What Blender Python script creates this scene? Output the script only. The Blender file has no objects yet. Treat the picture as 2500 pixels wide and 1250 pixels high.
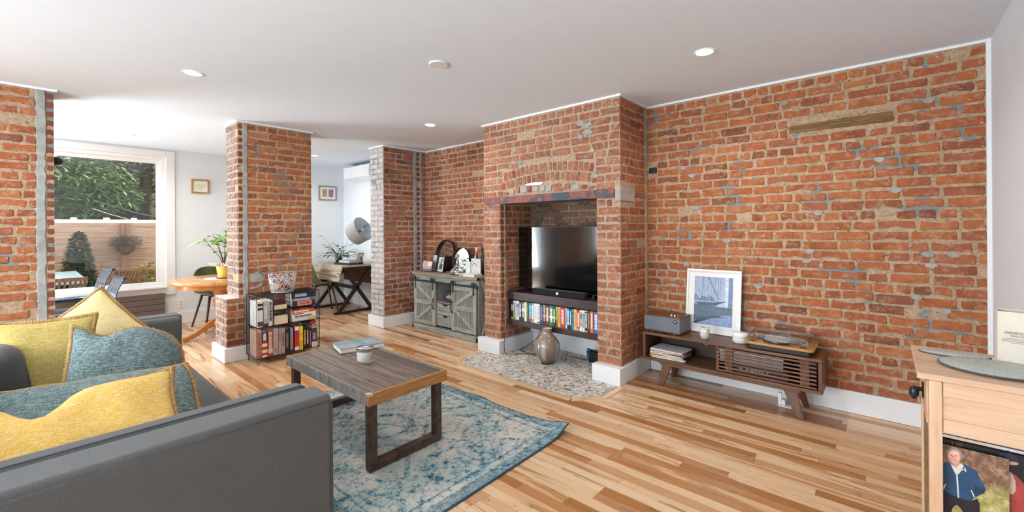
import bpy, bmesh, math, random
from mathutils import Vector, Matrix, noise
random.seed(11)
R = math.radians
SC = bpy.context.scene
COL = SC.collection
PI = math.pi

# ---------------------------------------------------------------- camera, sky, sun, big lights, exposure
def make_camera():
    cam = bpy.data.cameras.new('camera'); ob = bpy.data.objects.new('camera', cam); COL.objects.link(ob)
    cam.sensor_width = 36.0; cam.sensor_fit = 'HORIZONTAL'
    cam.lens = 1039.35 / 2500 * 36.0
    cam.shift_y = -(625 - 556.99) / 2500
    cam.clip_start = 0.05; cam.clip_end = 200
    yaw, roll = -.719744, .0069986
    c, s = math.cos(yaw), math.sin(yaw)
    f = Vector((s, c, 0)); r = Vector((c, -s, 0)); d = Vector((0, 0, -1))
    r2 = math.cos(roll) * r + math.sin(roll) * d; d2 = -math.sin(roll) * r + math.cos(roll) * d
    m = Matrix((r2, -d2, -f)).transposed().to_4x4(); m.translation = (0, 0, 1.34)
    ob.matrix_world = m
    SC.camera = ob
make_camera()
SC.view_settings.view_transform = 'Standard'; SC.view_settings.look = 'None'
SC.view_settings.gamma = 1.0; SC.view_settings.use_curve_mapping = False
SC.view_settings.exposure = 0.03
SC.cycles.max_bounces = 8; SC.cycles.diffuse_bounces = 5; SC.cycles.glossy_bounces = 4
SC.cycles.transmission_bounces = 8; SC.cycles.transparent_max_bounces = 12
SC.cycles.sample_clamp_indirect = 6.0; SC.cycles.caustics_reflective = False; SC.cycles.caustics_refractive = False

w = bpy.data.worlds.new('sky'); SC.world = w; w.use_nodes = True
bg = w.node_tree.nodes['Background']; bg.inputs[0].default_value = (.84, .92, 1.0, 1); bg.inputs[1].default_value = 2.2

def light(kind, name, loc, energy, color=(1, 1, 1), size=None, size_y=None, aim=None, shape=None, angle=None):
    l = bpy.data.lights.new(name, kind); l.energy = energy; l.color = color
    if kind == 'AREA':
        l.shape = shape or 'RECTANGLE'; l.size = size
        if size_y: l.size_y = size_y
    if kind == 'SUN': l.angle = angle
    o = bpy.data.objects.new(name, l); COL.objects.link(o); o.location = loc
    if aim is not None:
        o.rotation_euler = (Vector(aim) - Vector(loc)).to_track_quat('-Z', 'Y').to_euler()
    return o
light('SUN', 'sun', (-14, 2, 9), 4.6, (1, .97, .93), aim=(-4, 1.6, 0), angle=R(50))
# added fill lamps standing in for daylight, in openings made up for them
light('AREA', 'rear_fill_light', (-2.3, -3.44, 1.45), 250, (.85, .93, 1.0), 2.6, 1.6, aim=(-2.3, 3, 4.2))
light('AREA', 'side_rear_fill_light', (-6.2, -3.44, 1.45), 110, (.83, .92, 1.0), 1.8, 1.6, aim=(-6.2, 3, 3.6))
light('AREA', 'garden_side_fill_light', (-7.56, -1.57, 1.12), 230, (.86, .94, 1.0), 1.3, 1.75, aim=(0, -.2, 2.4))  # added fill lamp behind the pier, set in a made-up door

# ---------------------------------------------------------------- materials
def lin(h):
    h = h.lstrip('#'); v = [int(h[i:i + 2], 16) / 255 for i in (0, 2, 4)]
    return tuple((x / 12.92 if x <= .04045 else ((x + .055) / 1.055) ** 2.4) for x in v) + (1.0,)
def C(x): return lin(x) if isinstance(x, str) else x
class NT:
    def __init__(s, name):
        s.m = bpy.data.materials.new(name); s.m.use_nodes = True; s.t = s.m.node_tree; s.b = s.t.nodes['Principled BSDF']
        s.out = s.t.nodes['Material Output']
    def n(s, typ, ins=None, **at):
        k = s.t.nodes.new(typ)
        for a, v in at.items(): setattr(k, a, v)
        for i, v in (ins or {}).items(): s.put(k.inputs[i], v)
        return k
    def put(s, sock, v):
        if isinstance(v, bpy.types.NodeSocket): s.t.links.new(v, sock)
        else: sock.default_value = C(v) if isinstance(v, str) else v
    def set(s, **kw):
        nm = dict(color='Base Color', rough='Roughness', metal='Metallic', normal='Normal', trans='Transmission Weight', ior='IOR', coat='Coat Weight', coatr='Coat Roughness', emit='Emission Color', estr='Emission Strength', alpha='Alpha', spec='Specular IOR Level', sheen='Sheen Weight')
        for k, v in kw.items(): s.put(s.b.inputs[nm[k]], v)
        return s
    def co(s, which='Object', scale=(1, 1, 1), rnd=0.0, rot=(0, 0, 0)):
        if which == 'Position': o = s.n('ShaderNodeNewGeometry').outputs['Position']
        else: o = s.n('ShaderNodeTexCoord').outputs[which]
        if rnd:
            r = s.n('ShaderNodeObjectInfo').outputs['Random']
            v = s.n('ShaderNodeVectorMath', {0: (13.1, 7.7, 21.3), 'Scale': s.math('MULTIPLY', r, rnd)}, operation='SCALE').outputs[0]
            o = s.n('ShaderNodeVectorMath', {0: o, 1: v}, operation='ADD').outputs[0]
        return s.n('ShaderNodeMapping', {0: o, 'Rotation': rot, 'Scale': scale}).outputs[0]
    def noise(s, vec, scale=5, detail=3, rough=.5, dist=0):
        return s.n('ShaderNodeTexNoise', {'Vector': vec, 'Scale': scale, 'Detail': detail, 'Roughness': rough, 'Distortion': dist}).outputs[0]
    def math(s, op, a, b=0.0, clamp=False):
        return s.n('ShaderNodeMath', {0: a, 1: b}, operation=op, use_clamp=clamp).outputs[0]
    def ramp(s, fac, stops, interp='LINEAR'):
        k = s.n('ShaderNodeValToRGB', {0: fac}); r = k.color_ramp; r.interpolation = interp
        e = r.elements
        while len(e) < len(stops): e.new(.5)
        for i, (p, c) in enumerate(stops): e[i].position = p; e[i].color = C(c)
        return k.outputs[0]
    def mix(s, f, a, b, mode='MIX'):
        return s.n('ShaderNodeMix', {0: f, 6: a, 7: b}, data_type='RGBA', blend_type=mode).outputs[2]
    def step(s, v, lo, hi):
        return s.n('ShaderNodeMapRange', {0: v, 1: lo, 2: hi}).outputs[0]
    def bump(s, h, strength=.3, dist=.01):
        s.put(s.b.inputs['Normal'], s.n('ShaderNodeBump', {'Height': h, 'Strength': strength, 'Distance': dist}).outputs[0]); return s

MATS = {}
def plain(name, col, rough=.5, metal=0, var=.05, scale=9, bump=0, bscale=180, **kw):
    if name in MATS: return MATS[name]
    t = NT(name); c = t.co('Object', rnd=1.0)
    n = t.noise(c, scale, 3)
    lo = tuple(max(0, x * (1 - var * 2.2)) for x in C(col)[:3]) + (1,); hi = tuple(min(1, x * (1 + var * 2.2)) for x in C(col)[:3]) + (1,)
    t.set(color=t.ramp(n, [(.25, lo), (.75, hi)]), rough=rough, metal=metal, **kw)
    if bump: t.bump(t.noise(c, bscale, 2), bump, .004)
    MATS[name] = t.m; return t.m
def wood(name, cols, axis='x', rough=.4, fine=1.0, streak=.45, rnd=1.0, bump=.12, coat=0, pv=0):
    if name in MATS: return MATS[name]
    t = NT(name); a = {'x': (.9, 14, 14), 'y': (14, .9, 14), 'z': (14, 14, .9)}[axis]
    a = tuple(v * fine for v in a)
    c = t.co('Object', a, rnd)
    n = t.noise(c, 1.6, 5, .6, 1.2); g = t.noise(t.co('Object', tuple(v * 5 for v in a), rnd), 2.2, 3, .6)
    k = len(cols) - 1
    col = t.ramp(n, [(.28 + .44 * i / k, x) for i, x in enumerate(cols)])
    col = t.mix(streak, col, t.ramp(g, [(.3, (.25, .2, .16, 1)), (.6, (1, 1, 1, 1))]), 'MULTIPLY')
    if pv:
        r = t.n('ShaderNodeObjectInfo').outputs['Random']; col = t.mix(1.0, col, t.ramp(r, [(0, (1 - pv, 1 - pv * 1.1, 1 - pv * 1.2, 1)), (1, (1 + pv, 1 + pv * .9, 1 + pv * .8, 1))]), 'MULTIPLY')
    t.set(color=col, rough=rough, coat=coat); t.bump(g, bump, .003)
    MATS[name] = t.m; return t.m
def glass(name, col=(1, 1, 1, 1), rough=.02, ior=1.45):
    if name in MATS: return MATS[name]
    t = NT(name); t.set(color=col, rough=rough, trans=1.0, ior=ior); MATS[name] = t.m; return t.m
def thin_glass(name, tint=(1, 1, 1, 1), refl=.10):
    t = NT(name)
    a = t.n('ShaderNodeBsdfTransparent', {0: tint}); b = t.n('ShaderNodeBsdfGlossy', {'Color': (1, 1, 1, 1), 'Roughness': .03})
    lw = t.n('ShaderNodeLayerWeight', {0: .25}).outputs['Fresnel']
    f = t.math('ADD', t.math('MULTIPLY', lw, .6), refl * .3, True)
    mx = t.n('ShaderNodeMixShader', {0: f, 1: a.outputs[0], 2: b.outputs[0]})
    t.t.links.new(mx.outputs[0], t.out.inputs[0]); MATS[name] = t.m; return t.m

def mixhex(h, g, k):
    a = [int(h[i:i + 2], 16) for i in (1, 3, 5)]; b = [int(g[i:i + 2], 16) for i in (1, 3, 5)]
    return '#%02x%02x%02x' % tuple(int(x * (1 - k) + y * k) for x, y in zip(a, b))
def brick_mat(name, tones, smear='#c4a384', smear_amt=.35, dark=.3, speck=.05, haze=None, soft=('#b98a68', .14), orange=('#a8622a', .10)):
    t = NT(name); rnd = t.math('FRACT', t.math('ADD', t.n('ShaderNodeObjectInfo').outputs['Random'], t.n('ShaderNodeNewGeometry').outputs['Random Per Island']))
    p = t.co('Position', (1, 1, 1), 1.0)
    tones = [mixhex(mixhex(mixhex(q, soft[0], soft[1]), '#2a1206', .09), orange[0], orange[1]) for q in tones]; k = len(tones)
    base = t.ramp(rnd, [(i / k, x) for i, x in enumerate(tones)], 'CONSTANT')
    n1 = t.noise(p, 9, 4, .6)
    base = t.mix(1.0, base, t.ramp(n1, [(.25, (1 - dark, 1 - dark * 1.05, 1 - dark * 1.05, 1)), (.5, (1, 1, 1, 1)), (.8, (1.18, 1.1, 1.05, 1))]), 'MULTIPLY')
    n2 = t.noise(p, 26, 5, .65)
    base = t.mix(t.math('MULTIPLY', t.step(n2, .50, .70), smear_amt), base, smear)
    n3 = t.noise(p, 75, 2, .5)
    base = t.mix(t.math('MULTIPLY', t.step(n3, .66, .74), .55), base, (.10, .06, .045, 1))
    base = t.mix(t.math('MULTIPLY', t.step(t.noise(p, 42, 2), .78 - speck, .80 - speck), .6), base, '#e6dccf')
    if haze: base = t.mix(haze[1], base, haze[0])
    t.set(color=base, rough=.85, spec=.25)
    t.bump(t.noise(p, 70, 5, .7), .55, .006); MATS[name] = t.m; return t.m
MAIN = ['#b5683f', '#ad613d', '#a85c3d', '#b96f43', '#9f563d', '#b06544', '#95523d', '#b56d4a', '#aa5f42', '#b87247', '#9c5843', '#b3643b', '#ae623f', '#85503f', '#af633f', '#a95d3b', '#b66a41', '#a36048']
brick_main = brick_mat('brick_orange_red', MAIN, '#c4a080', .52, dark=.42)
brick_pink = brick_mat('brick_rosy', ['#a96d56', '#a06653', '#966050', '#ae7355', '#a36d5c', '#8e5f52', '#b07a60', '#9c6551', '#87584d', '#aa705a', '#996455'], '#c2a28a', .7, orange=('#a8622a', .06))
brick_alcove = brick_mat('brick_alcove', ['#a65a40', '#9a523c', '#8d4a38', '#b06444', '#7d4236', '#a86450', '#94584a', '#b26a4a'], '#c5a78e', .5)
brick_dark = brick_mat('brick_dark_red', ['#7a3a30', '#6e342c', '#843f30', '#74403a', '#7d3f34'], '#a89488', .2)
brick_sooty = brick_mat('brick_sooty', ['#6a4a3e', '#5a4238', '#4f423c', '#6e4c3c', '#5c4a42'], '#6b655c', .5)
brick_wash = brick_mat('brick_whitewashed', ['#a08c86', '#b09d96', '#8f7a74', '#b8a8a2', '#a48a80', '#958682'], '#dcd8d5', .7, .12, soft=('#e6e5e6', .6), orange=('#ffffff', 0))  # real whitewash, with window glare also mixed into the pale tone
brick_glare = brick_mat('brick_purple_glare', ['#7a5a52', '#86645a', '#6c5049', '#8a6e66', '#75584f'], '#c9bfba', .55, soft=('#b3a19c', .35), orange=('#ffffff', 0))  # purple-brown brick with pale window glare mixed into its colour
brick_black = plain('brick_charred', '#2f2f31', .8, var=.3, scale=60, bump=.6)
def mortar_mat(name, c1, c2, grey='#8b918e', g=.58):
    t = NT(name); p = t.co('Position')
    col = t.ramp(t.noise(p, 34, 5, .7), [(.3, c1), (.7, c2)])
    col = t.mix(t.step(t.noise(p, 3.6, 3, .6), g, g + .035), col, grey)
    col = t.mix(t.math('MULTIPLY', t.step(t.noise(p, 55, 2), .64, .70), .75), col, (.07, .05, .04, 1))
    col = t.mix(t.math('MULTIPLY', t.step(t.noise(p, 130, 3, .7), .58, .66), .5), col, (.16, .12, .09, 1))
    t.set(color=col, rough=.95, spec=.15); t.bump(t.noise(p, 60, 6, .75), .9, .008); MATS[name] = t.m; return t.m
mortar_main = mortar_mat('mortar_sand', '#a3856a', '#cfb394')
mortar_pink = mortar_mat('mortar_pale', '#a68b73', '#c8ae95', g=.62)
mortar_grey = mortar_mat('mortar_grey', '#a39d95', '#c0b9af', g=.52)
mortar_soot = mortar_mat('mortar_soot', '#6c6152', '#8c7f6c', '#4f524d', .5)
cement = plain('cement_grey', '#9b9b95', .95, var=.14, scale=14, bump=.6, bscale=70)
cement_dark = plain('cement_block', '#a39a90', .95, var=.10, scale=10, bump=.5, bscale=60)

wall_paint = plain('white_wall_paint', '#e0e6eb', .7, var=.008)
ceil_paint = plain('white_ceiling_paint', '#e2edf8', .8, var=.006)
trim_paint = plain('white_trim_paint', '#e6e8ea', .45, var=.008)
white_gloss = plain('white_gloss', '#ededed', .25, var=.01)
black_metal = plain('black_metal', '#1b1b1c', .4, .6, var=.1)
black_plastic = plain('black_plastic', '#141415', .45, var=.05)
chrome = plain('chrome', '#d6d8da', .12, 1.0, var=.01)
paper = plain('book_pages', '#e6dcc8', .85, var=.06, scale=60)
win_glass = thin_glass('window_glass', (.95, .97, .97, 1), .12)
clear_lid = thin_glass('clear_acrylic', (.90, .87, .86, 1), .35)
jar_glass = thin_glass('jar_glass', (.98, .985, .985, 1), .15)

# ---------------------------------------------------------------- mesh helpers
class MB:
    def __init__(s): s.bm = bmesh.new()
    def v(s, *c): return s.bm.verts.new(c)
    def f(s, vs):
        try: return s.bm.faces.new(vs)
        except ValueError: return None
    def box(s, x0, x1, y0, y1, z0, z1):
        return s.obox(((x0 + x1) / 2, (y0 + y1) / 2, (z0 + z1) / 2), (abs(x1 - x0), abs(y1 - y0), abs(z1 - z0)))
    def obox(s, c, size, M=None):
        c = Vector(c); h = Vector(size) / 2; M = M or Matrix.Identity(3)
        p = [s.bm.verts.new(c + M @ Vector((sx * h.x, sy * h.y, sz * h.z))) for sx in (-1, 1) for sy in (-1, 1) for sz in (-1, 1)]
        for q in ((0, 1, 3, 2), (4, 6, 7, 5), (0, 4, 5, 1), (2, 3, 7, 6), (0, 2, 6, 4), (1, 5, 7, 3)): s.f([p[i] for i in q])
        return s
    def bar(s, a, b, w, h=None, up=(0, 0, 1)):
        a, b = Vector(a), Vector(b); d = (b - a); L = d.length; d.normalize(); up = Vector(up)
        if abs(d.dot(up)) > .98: up = Vector((0, 1, 0))
        x = d.cross(up).normalized(); z = x.cross(d)
        return s.obox((a + b) / 2, (w, L, h or w), Matrix((x, d, z)).transposed())
    def ring(s, c, r, n, x, y, sx=1, sy=1, ph=0):
        return [s.bm.verts.new(c + x * (r * sx * math.cos(ph + 2 * PI * i / n)) + y * (r * sy * math.sin(ph + 2 * PI * i / n))) for i in range(n)]
    def skin(s, A, B):
        n = len(A)
        for i in range(n): s.f([A[i], A[(i + 1) % n], B[(i + 1) % n], B[i]])
    def cyl(s, a, b, r0, r1=None, n=14, cap=True):
        a, b = Vector(a), Vector(b); d = (b - a).normalized(); x = d.orthogonal().normalized(); y = d.cross(x)
        A = s.ring(a, r0, n, x, y); B = s.ring(b, r0 if r1 is None else r1, n, x, y); s.skin(A, B)
        if cap: s.f(A[::-1]); s.f(B)
        return s
    def tube(s, pts, r, n=6, closed=False, rf=None):
        pts = [Vector(p) for p in pts]; m = len(pts); rings = []; x = None
        for i, p in enumerate(pts):
            if closed: d = pts[(i + 1) % m] - pts[i - 1]
            else: d = pts[min(i + 1, m - 1)] - pts[max(i - 1, 0)]
            d = d.normalized() if d.length > 1e-9 else Vector((0, 0, 1))
            x = d.orthogonal() if x is None else x - d * x.dot(d)
            if x.length < 1e-6: x = d.orthogonal()
            x.normalize(); rings.append(s.ring(p, r * (rf(i / (m - 1)) if rf else 1), n, x, d.cross(x)))
        for i in range(m - 1): s.skin(rings[i], rings[i + 1])
        if closed: s.skin(rings[-1], rings[0])
        else: s.f(rings[0][::-1]); s.f(rings[-1])
        return s
    def lathe(s, prof, c=(0, 0, 0), n=24, sx=1, sy=1, capb=True, capt=True):
        c = Vector(c); X, Y = Vector((1, 0, 0)), Vector((0, 1, 0)); prev = None
        for i, (r, z) in enumerate(prof):
            q = s.ring(c + Vector((0, 0, z)), max(r, 1e-4), n, X, Y, sx, sy)
            if prev: s.skin(prev, q)
            elif capb: s.f(q[::-1])
            prev = q
        if capt: s.f(prev)
        return s
    def prism(s, poly, o, u, v, depth):
        o, u, v = Vector(o), Vector(u), Vector(v); n = u.cross(v).normalized() * depth
        A = [s.bm.verts.new(o + u * a + v * b) for a, b in poly]; B = [s.bm.verts.new(o + u * a + v * b + n) for a, b in poly]
        s.f(A[::-1]); s.f(B); s.skin(A, B); return s
    def ball(s, c, r, sx=1, sy=1, sz=1, n=14, m=9):
        prof = [(r * math.sin(PI * i / m), -r * sz * math.cos(PI * i / m)) for i in range(m + 1)]
        return s.lathe(prof, c, n, sx, sy)
    def build(s, name, mat, parent=None, smooth=False, bevel=0, seg=2, loc=None, autos=None):
        bm = s.bm
        bmesh.ops.recalc_face_normals(bm, faces=bm.faces)
        me = bpy.data.meshes.new(name); bm.to_mesh(me); bm.free()
        if smooth:
            for p in me.polygons: p.use_smooth = True
        if isinstance(mat, (list, tuple)):
            for q in mat: me.materials.append(q)
        elif mat: me.materials.append(mat)
        o = bpy.data.objects.new(name, me); COL.objects.link(o)
        if parent: o.parent = parent
        if loc: o.location = loc
        if bevel:
            md = o.modifiers.new('bevel', 'BEVEL'); md.width = bevel; md.segments = seg; md.limit_method = 'ANGLE'; md.angle_limit = R(35)
            if seg > 1:
                for p in me.polygons: p.use_smooth = True
                md.harden_normals = True
        return o
def tag(o, label=None, cat=None, group=None, kind=None):
    if label: o['label'] = label
    if cat: o['category'] = cat
    if group: o['group'] = group
    if kind: o['kind'] = kind
    return o
def thing(name, label, cat, loc=(0, 0, 0), rz=0, group=None):
    o = bpy.data.objects.new(name, None); COL.objects.link(o); o.empty_display_size = .05
    o.location = loc; o.rotation_euler = (0, 0, rz)
    return tag(o, label, cat, group)
def struct(o): o['kind'] = 'structure'; return o
def stuff(o): o['kind'] = 'stuff'; return o
def box(name, mat, parent, b, bevel=0, seg=2): return MB().box(*b).build(name, mat, parent, bevel=bevel, seg=seg)
def text(s, parent, loc, right, up, size, mat, name='lettering', align='CENTER', ext=.0004, fit=None):
    cu = bpy.data.curves.new(name, 'FONT'); cu.body = s; cu.size = size; cu.align_x = align; cu.align_y = 'CENTER'; cu.extrude = ext
    cu.resolution_u = 2
    tmp = bpy.data.objects.new('tmp', cu); me = bpy.data.meshes.new_from_object(tmp); me.name = name
    bpy.data.objects.remove(tmp); bpy.data.curves.remove(cu); me.materials.clear(); me.materials.append(mat)
    o = bpy.data.objects.new(name, me); COL.objects.link(o); o.parent = parent
    r, u = Vector(right).normalized(), Vector(up).normalized()
    o.rotation_euler = Matrix((r, u, r.cross(u))).transposed().to_euler(); o.location = loc
    if fit: o.scale = (fit, 1, 1)
    return o
X_, Y_, Z_ = Vector((1, 0, 0)), Vector((0, 1, 0)), Vector((0, 0, 1))
# ---------------------------------------------------------------- bricks
CAM = Vector((0, 0, 1.34))
BRICK_CACHE = {}
def brick_mesh(cls, mat):
    key = (cls, mat.name)
    if key not in BRICK_CACHE:
        lst = []
        L, H = {'S': (.205, .059), 'H': (.098, .059), 'V': (.056, .098)}[cls]
        rnd = random.Random(hash(cls) % 7 + len(BRICK_CACHE) * 3 + 1)
        rnd = random.Random({'S': 5, 'H': 9, 'V': 14}[cls] + 31 * len(BRICK_CACHE))
        for q in range(9):
            a, b = L / 2, H / 2; c = .008
            pts = [(-a + c, -b), (0, -b), (a - c, -b), (a, -b + c), (a, b - c), (a - c, b), (0, b), (-a + c, b), (-a, b - c), (-a, -b + c)]
            o = []
            for x, y in pts:
                k = .0055
                if rnd.random() < .16: k = .013
                s = Vector((-x, -y)).normalized() * abs(rnd.gauss(0, k)) * .8
                o.append((x + s.x + rnd.uniform(-.0015, .0015), y + s.y + rnd.uniform(-.0015, .0015)))
            bm = bmesh.new()
            t = [rnd.uniform(-.0015, .0015) for _ in range(3)]
            fr = [bm.verts.new((x * .962 if abs(x) > .01 else x, y * .90, t[0] + x * t[1] * 4 + y * t[2] * 6)) for x, y in o]
            md = [bm.verts.new((x, y, -.0045)) for x, y in o]
            bk = [bm.verts.new((x, y, -.022)) for x, y in o]
            bm.faces.new(fr)
            n = len(o)
            for A, B in ((fr, md), (md, bk)):
                for i in range(n):
                    f = bm.faces.new([A[i], B[i], B[(i + 1) % n], A[(i + 1) % n]]); f.smooth = True
            me = bpy.data.meshes.new('brick'); bm.to_mesh(me); bm.free(); me.materials.append(mat); lst.append(me)
        BRICK_CACHE[key] = lst
    return BRICK_CACHE[key]
WALL_BRICKS = {}
def put_brick(par, c, U, V, N, w, h, mat, rnd, cls=None):
    cls = cls or ('S' if w > .135 else 'H'); L, H = {'S': (.205, .059), 'H': (.098, .059), 'V': (.056, .098)}[cls]
    me = rnd.choice(brick_mesh(cls, mat))
    a = rnd.gauss(0, .007); U2 = U * math.cos(a) + V * math.sin(a); V2 = V * math.cos(a) - U * math.sin(a)
    M = Matrix((U2 * (w / L) * rnd.choice((-1, 1)), V2 * (h / H) * 1.0, N)).transposed().to_4x4(); M.translation = c
    WALL_BRICKS.setdefault(par.name, (par, []))[1].append((M, me))
def bricks(par, O, U, N, W, z0, z1, mat, seed=1, zones=None, holes=None, course=.0722, proud=(.003, .008), alt=None, start=0, headers=7):
    rnd = random.Random(seed); O, U, N, V = Vector(O), Vector(U), Vector(N), Vector((0, 0, 1))
    zones = zones or [(0, W, 'run')]; k = 0
    n = int((2.463) / course) + 2
    for k in range(n):
        zb = .012 + k * course; zt = zb + course - .0132
        lo, hi = max(zb, z0 + .002), min(zt, z1 - .002)
        if hi - lo < .022: continue
        head = (k + start) % headers == headers - 2
        for (u0, u1, kind) in zones:
            if kind == 'skip': continue
            free = [(u0, u1)]
            for h in (holes or []):
                r = h(lo, hi) if callable(h) else ((h[0], h[1]) if lo < h[3] and hi > h[2] else None)
                if not r: continue
                nf = []
                for a, b in free:
                    if r[1] <= a or r[0] >= b: nf.append((a, b)); continue
                    if r[0] > a: nf.append((a, r[0]))
                    if r[1] < b: nf.append((r[1], b))
                free = nf
            for a, b in free:
                if kind == 'dark':
                    if rnd.random() < .95: put_brick(par, O + U * ((a + b) / 2) + V * ((lo + hi) / 2) + N * .004, U, V, N, b - a - .006, (hi - lo) * .86, brick_dark, rnd, 'H')
                    continue
                u = a; first = True
                while u < b - .02:
                    L = rnd.gauss(.098, .006) if head else rnd.gauss(.205, .012)
                    if not head and rnd.random() < .10: L = rnd.uniform(.085, .13)
                    if first and not head: L = (.205, .098)[(k + seed) % 2] if rnd.random() < .75 else rnd.uniform(.08, .2)
                    first = False
                    e = min(u + L, b)
                    if b - e < .045: e = b if e - u + (b - e) < .235 else e
                    wdt = e - u; j = rnd.uniform(.008, .017)
                    if wdt > .03 and rnd.random() > .012:
                        end = e if e >= b - 1e-6 else e - j
                        m = mat if not alt or rnd.random() > alt[1] else alt[0]
                        put_brick(par, O + U * ((u + end) / 2) + V * ((lo + hi) / 2 + rnd.gauss(0, .0018)) + N * rnd.uniform(*proud), U, V, N, end - u, (hi - lo) * rnd.uniform(.92, 1.06), m, rnd)
                    u = e
def commit_bricks(limit=295):
    for name, (par, lst) in WALL_BRICKS.items():
        lst.sort(key=lambda q: (q[0].translation - CAM).length)
        for M, me in lst[:limit]:
            o = bpy.data.objects.new('brick', me); COL.objects.link(o); o.parent = par; o.matrix_basis = M
        if lst[limit:]:
            bm = bmesh.new(); mats = []
            for M, me in lst[limit:]:
                t = me.copy(); t.transform(M); n0 = len(bm.faces); bm.from_mesh(t); bm.faces.ensure_lookup_table()
                if me.materials[0] not in mats: mats.append(me.materials[0])
                for f in bm.faces[n0:]: f.material_index = mats.index(me.materials[0])
                bpy.data.meshes.remove(t)
            me = bpy.data.meshes.new('far_bricks'); bm.to_mesh(me); bm.free()
            for m in mats: me.materials.append(m)
            o = bpy.data.objects.new('far_bricks', me); COL.objects.link(o); o.parent = par; stuff(o)
def strip(par, O, U, N, u0, u1, z0, z1, seed, mat=None, amp=.012):
    rnd = random.Random(seed); O, U, N = Vector(O), Vector(U), Vector(N); b = MB(); n = 44; A, B = [], []
    for i in range(n + 1):
        z = z0 + (z1 - z0) * i / n
        a, c = u0 + rnd.uniform(-amp, amp * .3), u1 + rnd.uniform(-amp * .3, amp)
        A.append((O + U * a + Z_ * z, O + U * (a + .006) + Z_ * z + N * .0075)); B.append((O + U * (c - .006) + Z_ * z + N * .0075, O + U * c + Z_ * z))
    rows = [[b.v(*p) for p in (a[0], a[1], c[0], c[1])] for a, c in zip(A, B)]
    for i in range(n):
        for j in range(3): b.f([rows[i][j], rows[i][j + 1], rows[i + 1][j + 1], rows[i + 1][j]])
    return b.build('cement_strip', mat or cement, par)

# ---------------------------------------------------------------- room shell
CH = 2.48
fl_base = struct(box('floor', plain('floor_gap', '#5d4330', .8), None, (-7.75, .65, -3.6, 4.05, -.10, -.012)))
struct(box('ceiling', ceil_paint, None, (-7.75, .65, -3.75, 4.05, CH, CH + .12)))
struct(box('wall_right', wall_paint, None, (.49, .65, -3.6, 4.05, -.02, CH)))
struct(box('wall_office', wall_paint, None, (-7.6, -5.45, 3.905, 4.05, -.02, CH)))
def wall_with_holes(name, mat, axis, p0, p1, a0, a1, z0, z1, holes):
    b = MB()
    def put(u0, u1, w0, w1):
        if u1 - u0 < 1e-4 or w1 - w0 < 1e-4: return
        if axis == 'x': b.box(p0, p1, u0, u1, w0, w1)
        else: b.box(u0, u1, p0, p1, w0, w1)
    u = a0
    for (h0, h1, k0, k1) in sorted(holes):
        put(u, h0, z0, z1); put(h0, h1, z0, k0); put(h0, h1, k1, z1); u = h1
    put(u, a1, z0, z1)
    return struct(b.build(name, mat))
WO = (-.38, 1.293, .552, 2.37)
wall_with_holes('wall_window', wall_paint, 'x', -7.75, -7.6, -3.6, 4.05, -.02, CH, [WO, (-2.4, -.75, 0, 2.15)])
wall_with_holes('wall_rear', wall_paint, 'y', -3.75, -3.6, -7.75, .65, -.02, CH, [(-7.1, -5.3, .65, 2.25), (-3.6, -1.0, .65, 2.25)])  # openings in this wall are made up for the fill lamps
def window(n, axis, p, a0, a1, z0, z1, depth=.09, sash=True):
    w_ = struct(thing('window_%d' % n, None, None, (0, 0, 0)))
    def bx(nm, mat, u0, u1, k0, k1, d0, d1, par=None):
        b = (p + d0, p + d1, u0, u1, k0, k1) if axis == 'x' else (u0, u1, p + d0, p + d1, k0, k1)
        return box(nm, mat, par or w_, b, .003, 2)
    zm = 1.462
    f = .045
    for nm, b in (('frame_side', (a0, a0 + f, z0 + .0305, z1 - f - .0005)), ('frame_side', (a1 - f, a1, z0 + .0305, z1 - f - .0005)), ('frame_head', (a0, a1, z1 - f, z1)), ('sill', (a0, a1, z0, z0 + .03))):
        bx(nm, white_gloss, *b, -.11, -.005)
    s = .05
    up = bx('sash_rail', white_gloss, a0 + f, a1 - f, z1 - f - s, z1 - f, -.10, -.06)
    for u in (a0 + f + .0005, a1 - f - s - .0005): bx('sash_stile', white_gloss, u, u + s, zm + .0255, z1 - f - s - .0005, -.0995, -.0605)
    for u in (a0 + f, a1 - f - s - .01): bx('sash_stile', white_gloss, u, u + s + .01, z0 + .0755, zm - .0205, -.0545, -.0125)
    bx('sash_rail', white_gloss, a0 + f, a1 - f, z0 + .03, z0 + .075, -.055, -.012)
    mr = bx('meeting_rail', white_gloss, a0 + f, a1 - f, zm - .02, zm + .025, -.095, -.010)
    bx('pane', win_glass, a0 + f + s, a1 - f - s, zm + .025, z1 - f - s, -.084, -.080)
    bx('pane', win_glass, a0 + f + s, a1 - f - s, z0 + .075, zm - .02, -.036, -.032)
    if sash:
        for u in (.36, .66, .93):
            bx('sash_lock', white_gloss, u, u + .06, zm + .025, zm + .05, -.05, -.015, mr)
    return w_
window(1, 'x', -7.6, *WO)
window(2, 'y', -3.6, -3.6, -1.0, .65, 2.25, sash=False)  # unseen window added round the rear fill lamp
window(3, 'y', -3.6, -7.1, -5.3, .65, 2.25, sash=False)  # another added window, out of view, for the side rear fill lamp
dr = struct(thing('added_door_1', None, None));  # unseen glazed door, added to carry the garden-side fill lamp
for b in ((-7.70, -7.65, -2.4, -2.28, 0, 2.15), (-7.70, -7.65, -.87, -.75, 0, 2.15), (-7.70, -7.65, -2.28, -.87, 2.03, 2.15), (-7.70, -7.65, -2.28, -.87, 0, .2)): box('door_rail', white_gloss, dr, b, .004)
box('pane', win_glass, dr, (-7.68, -7.675, -2.28, -.87, .2, 2.03))
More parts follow.
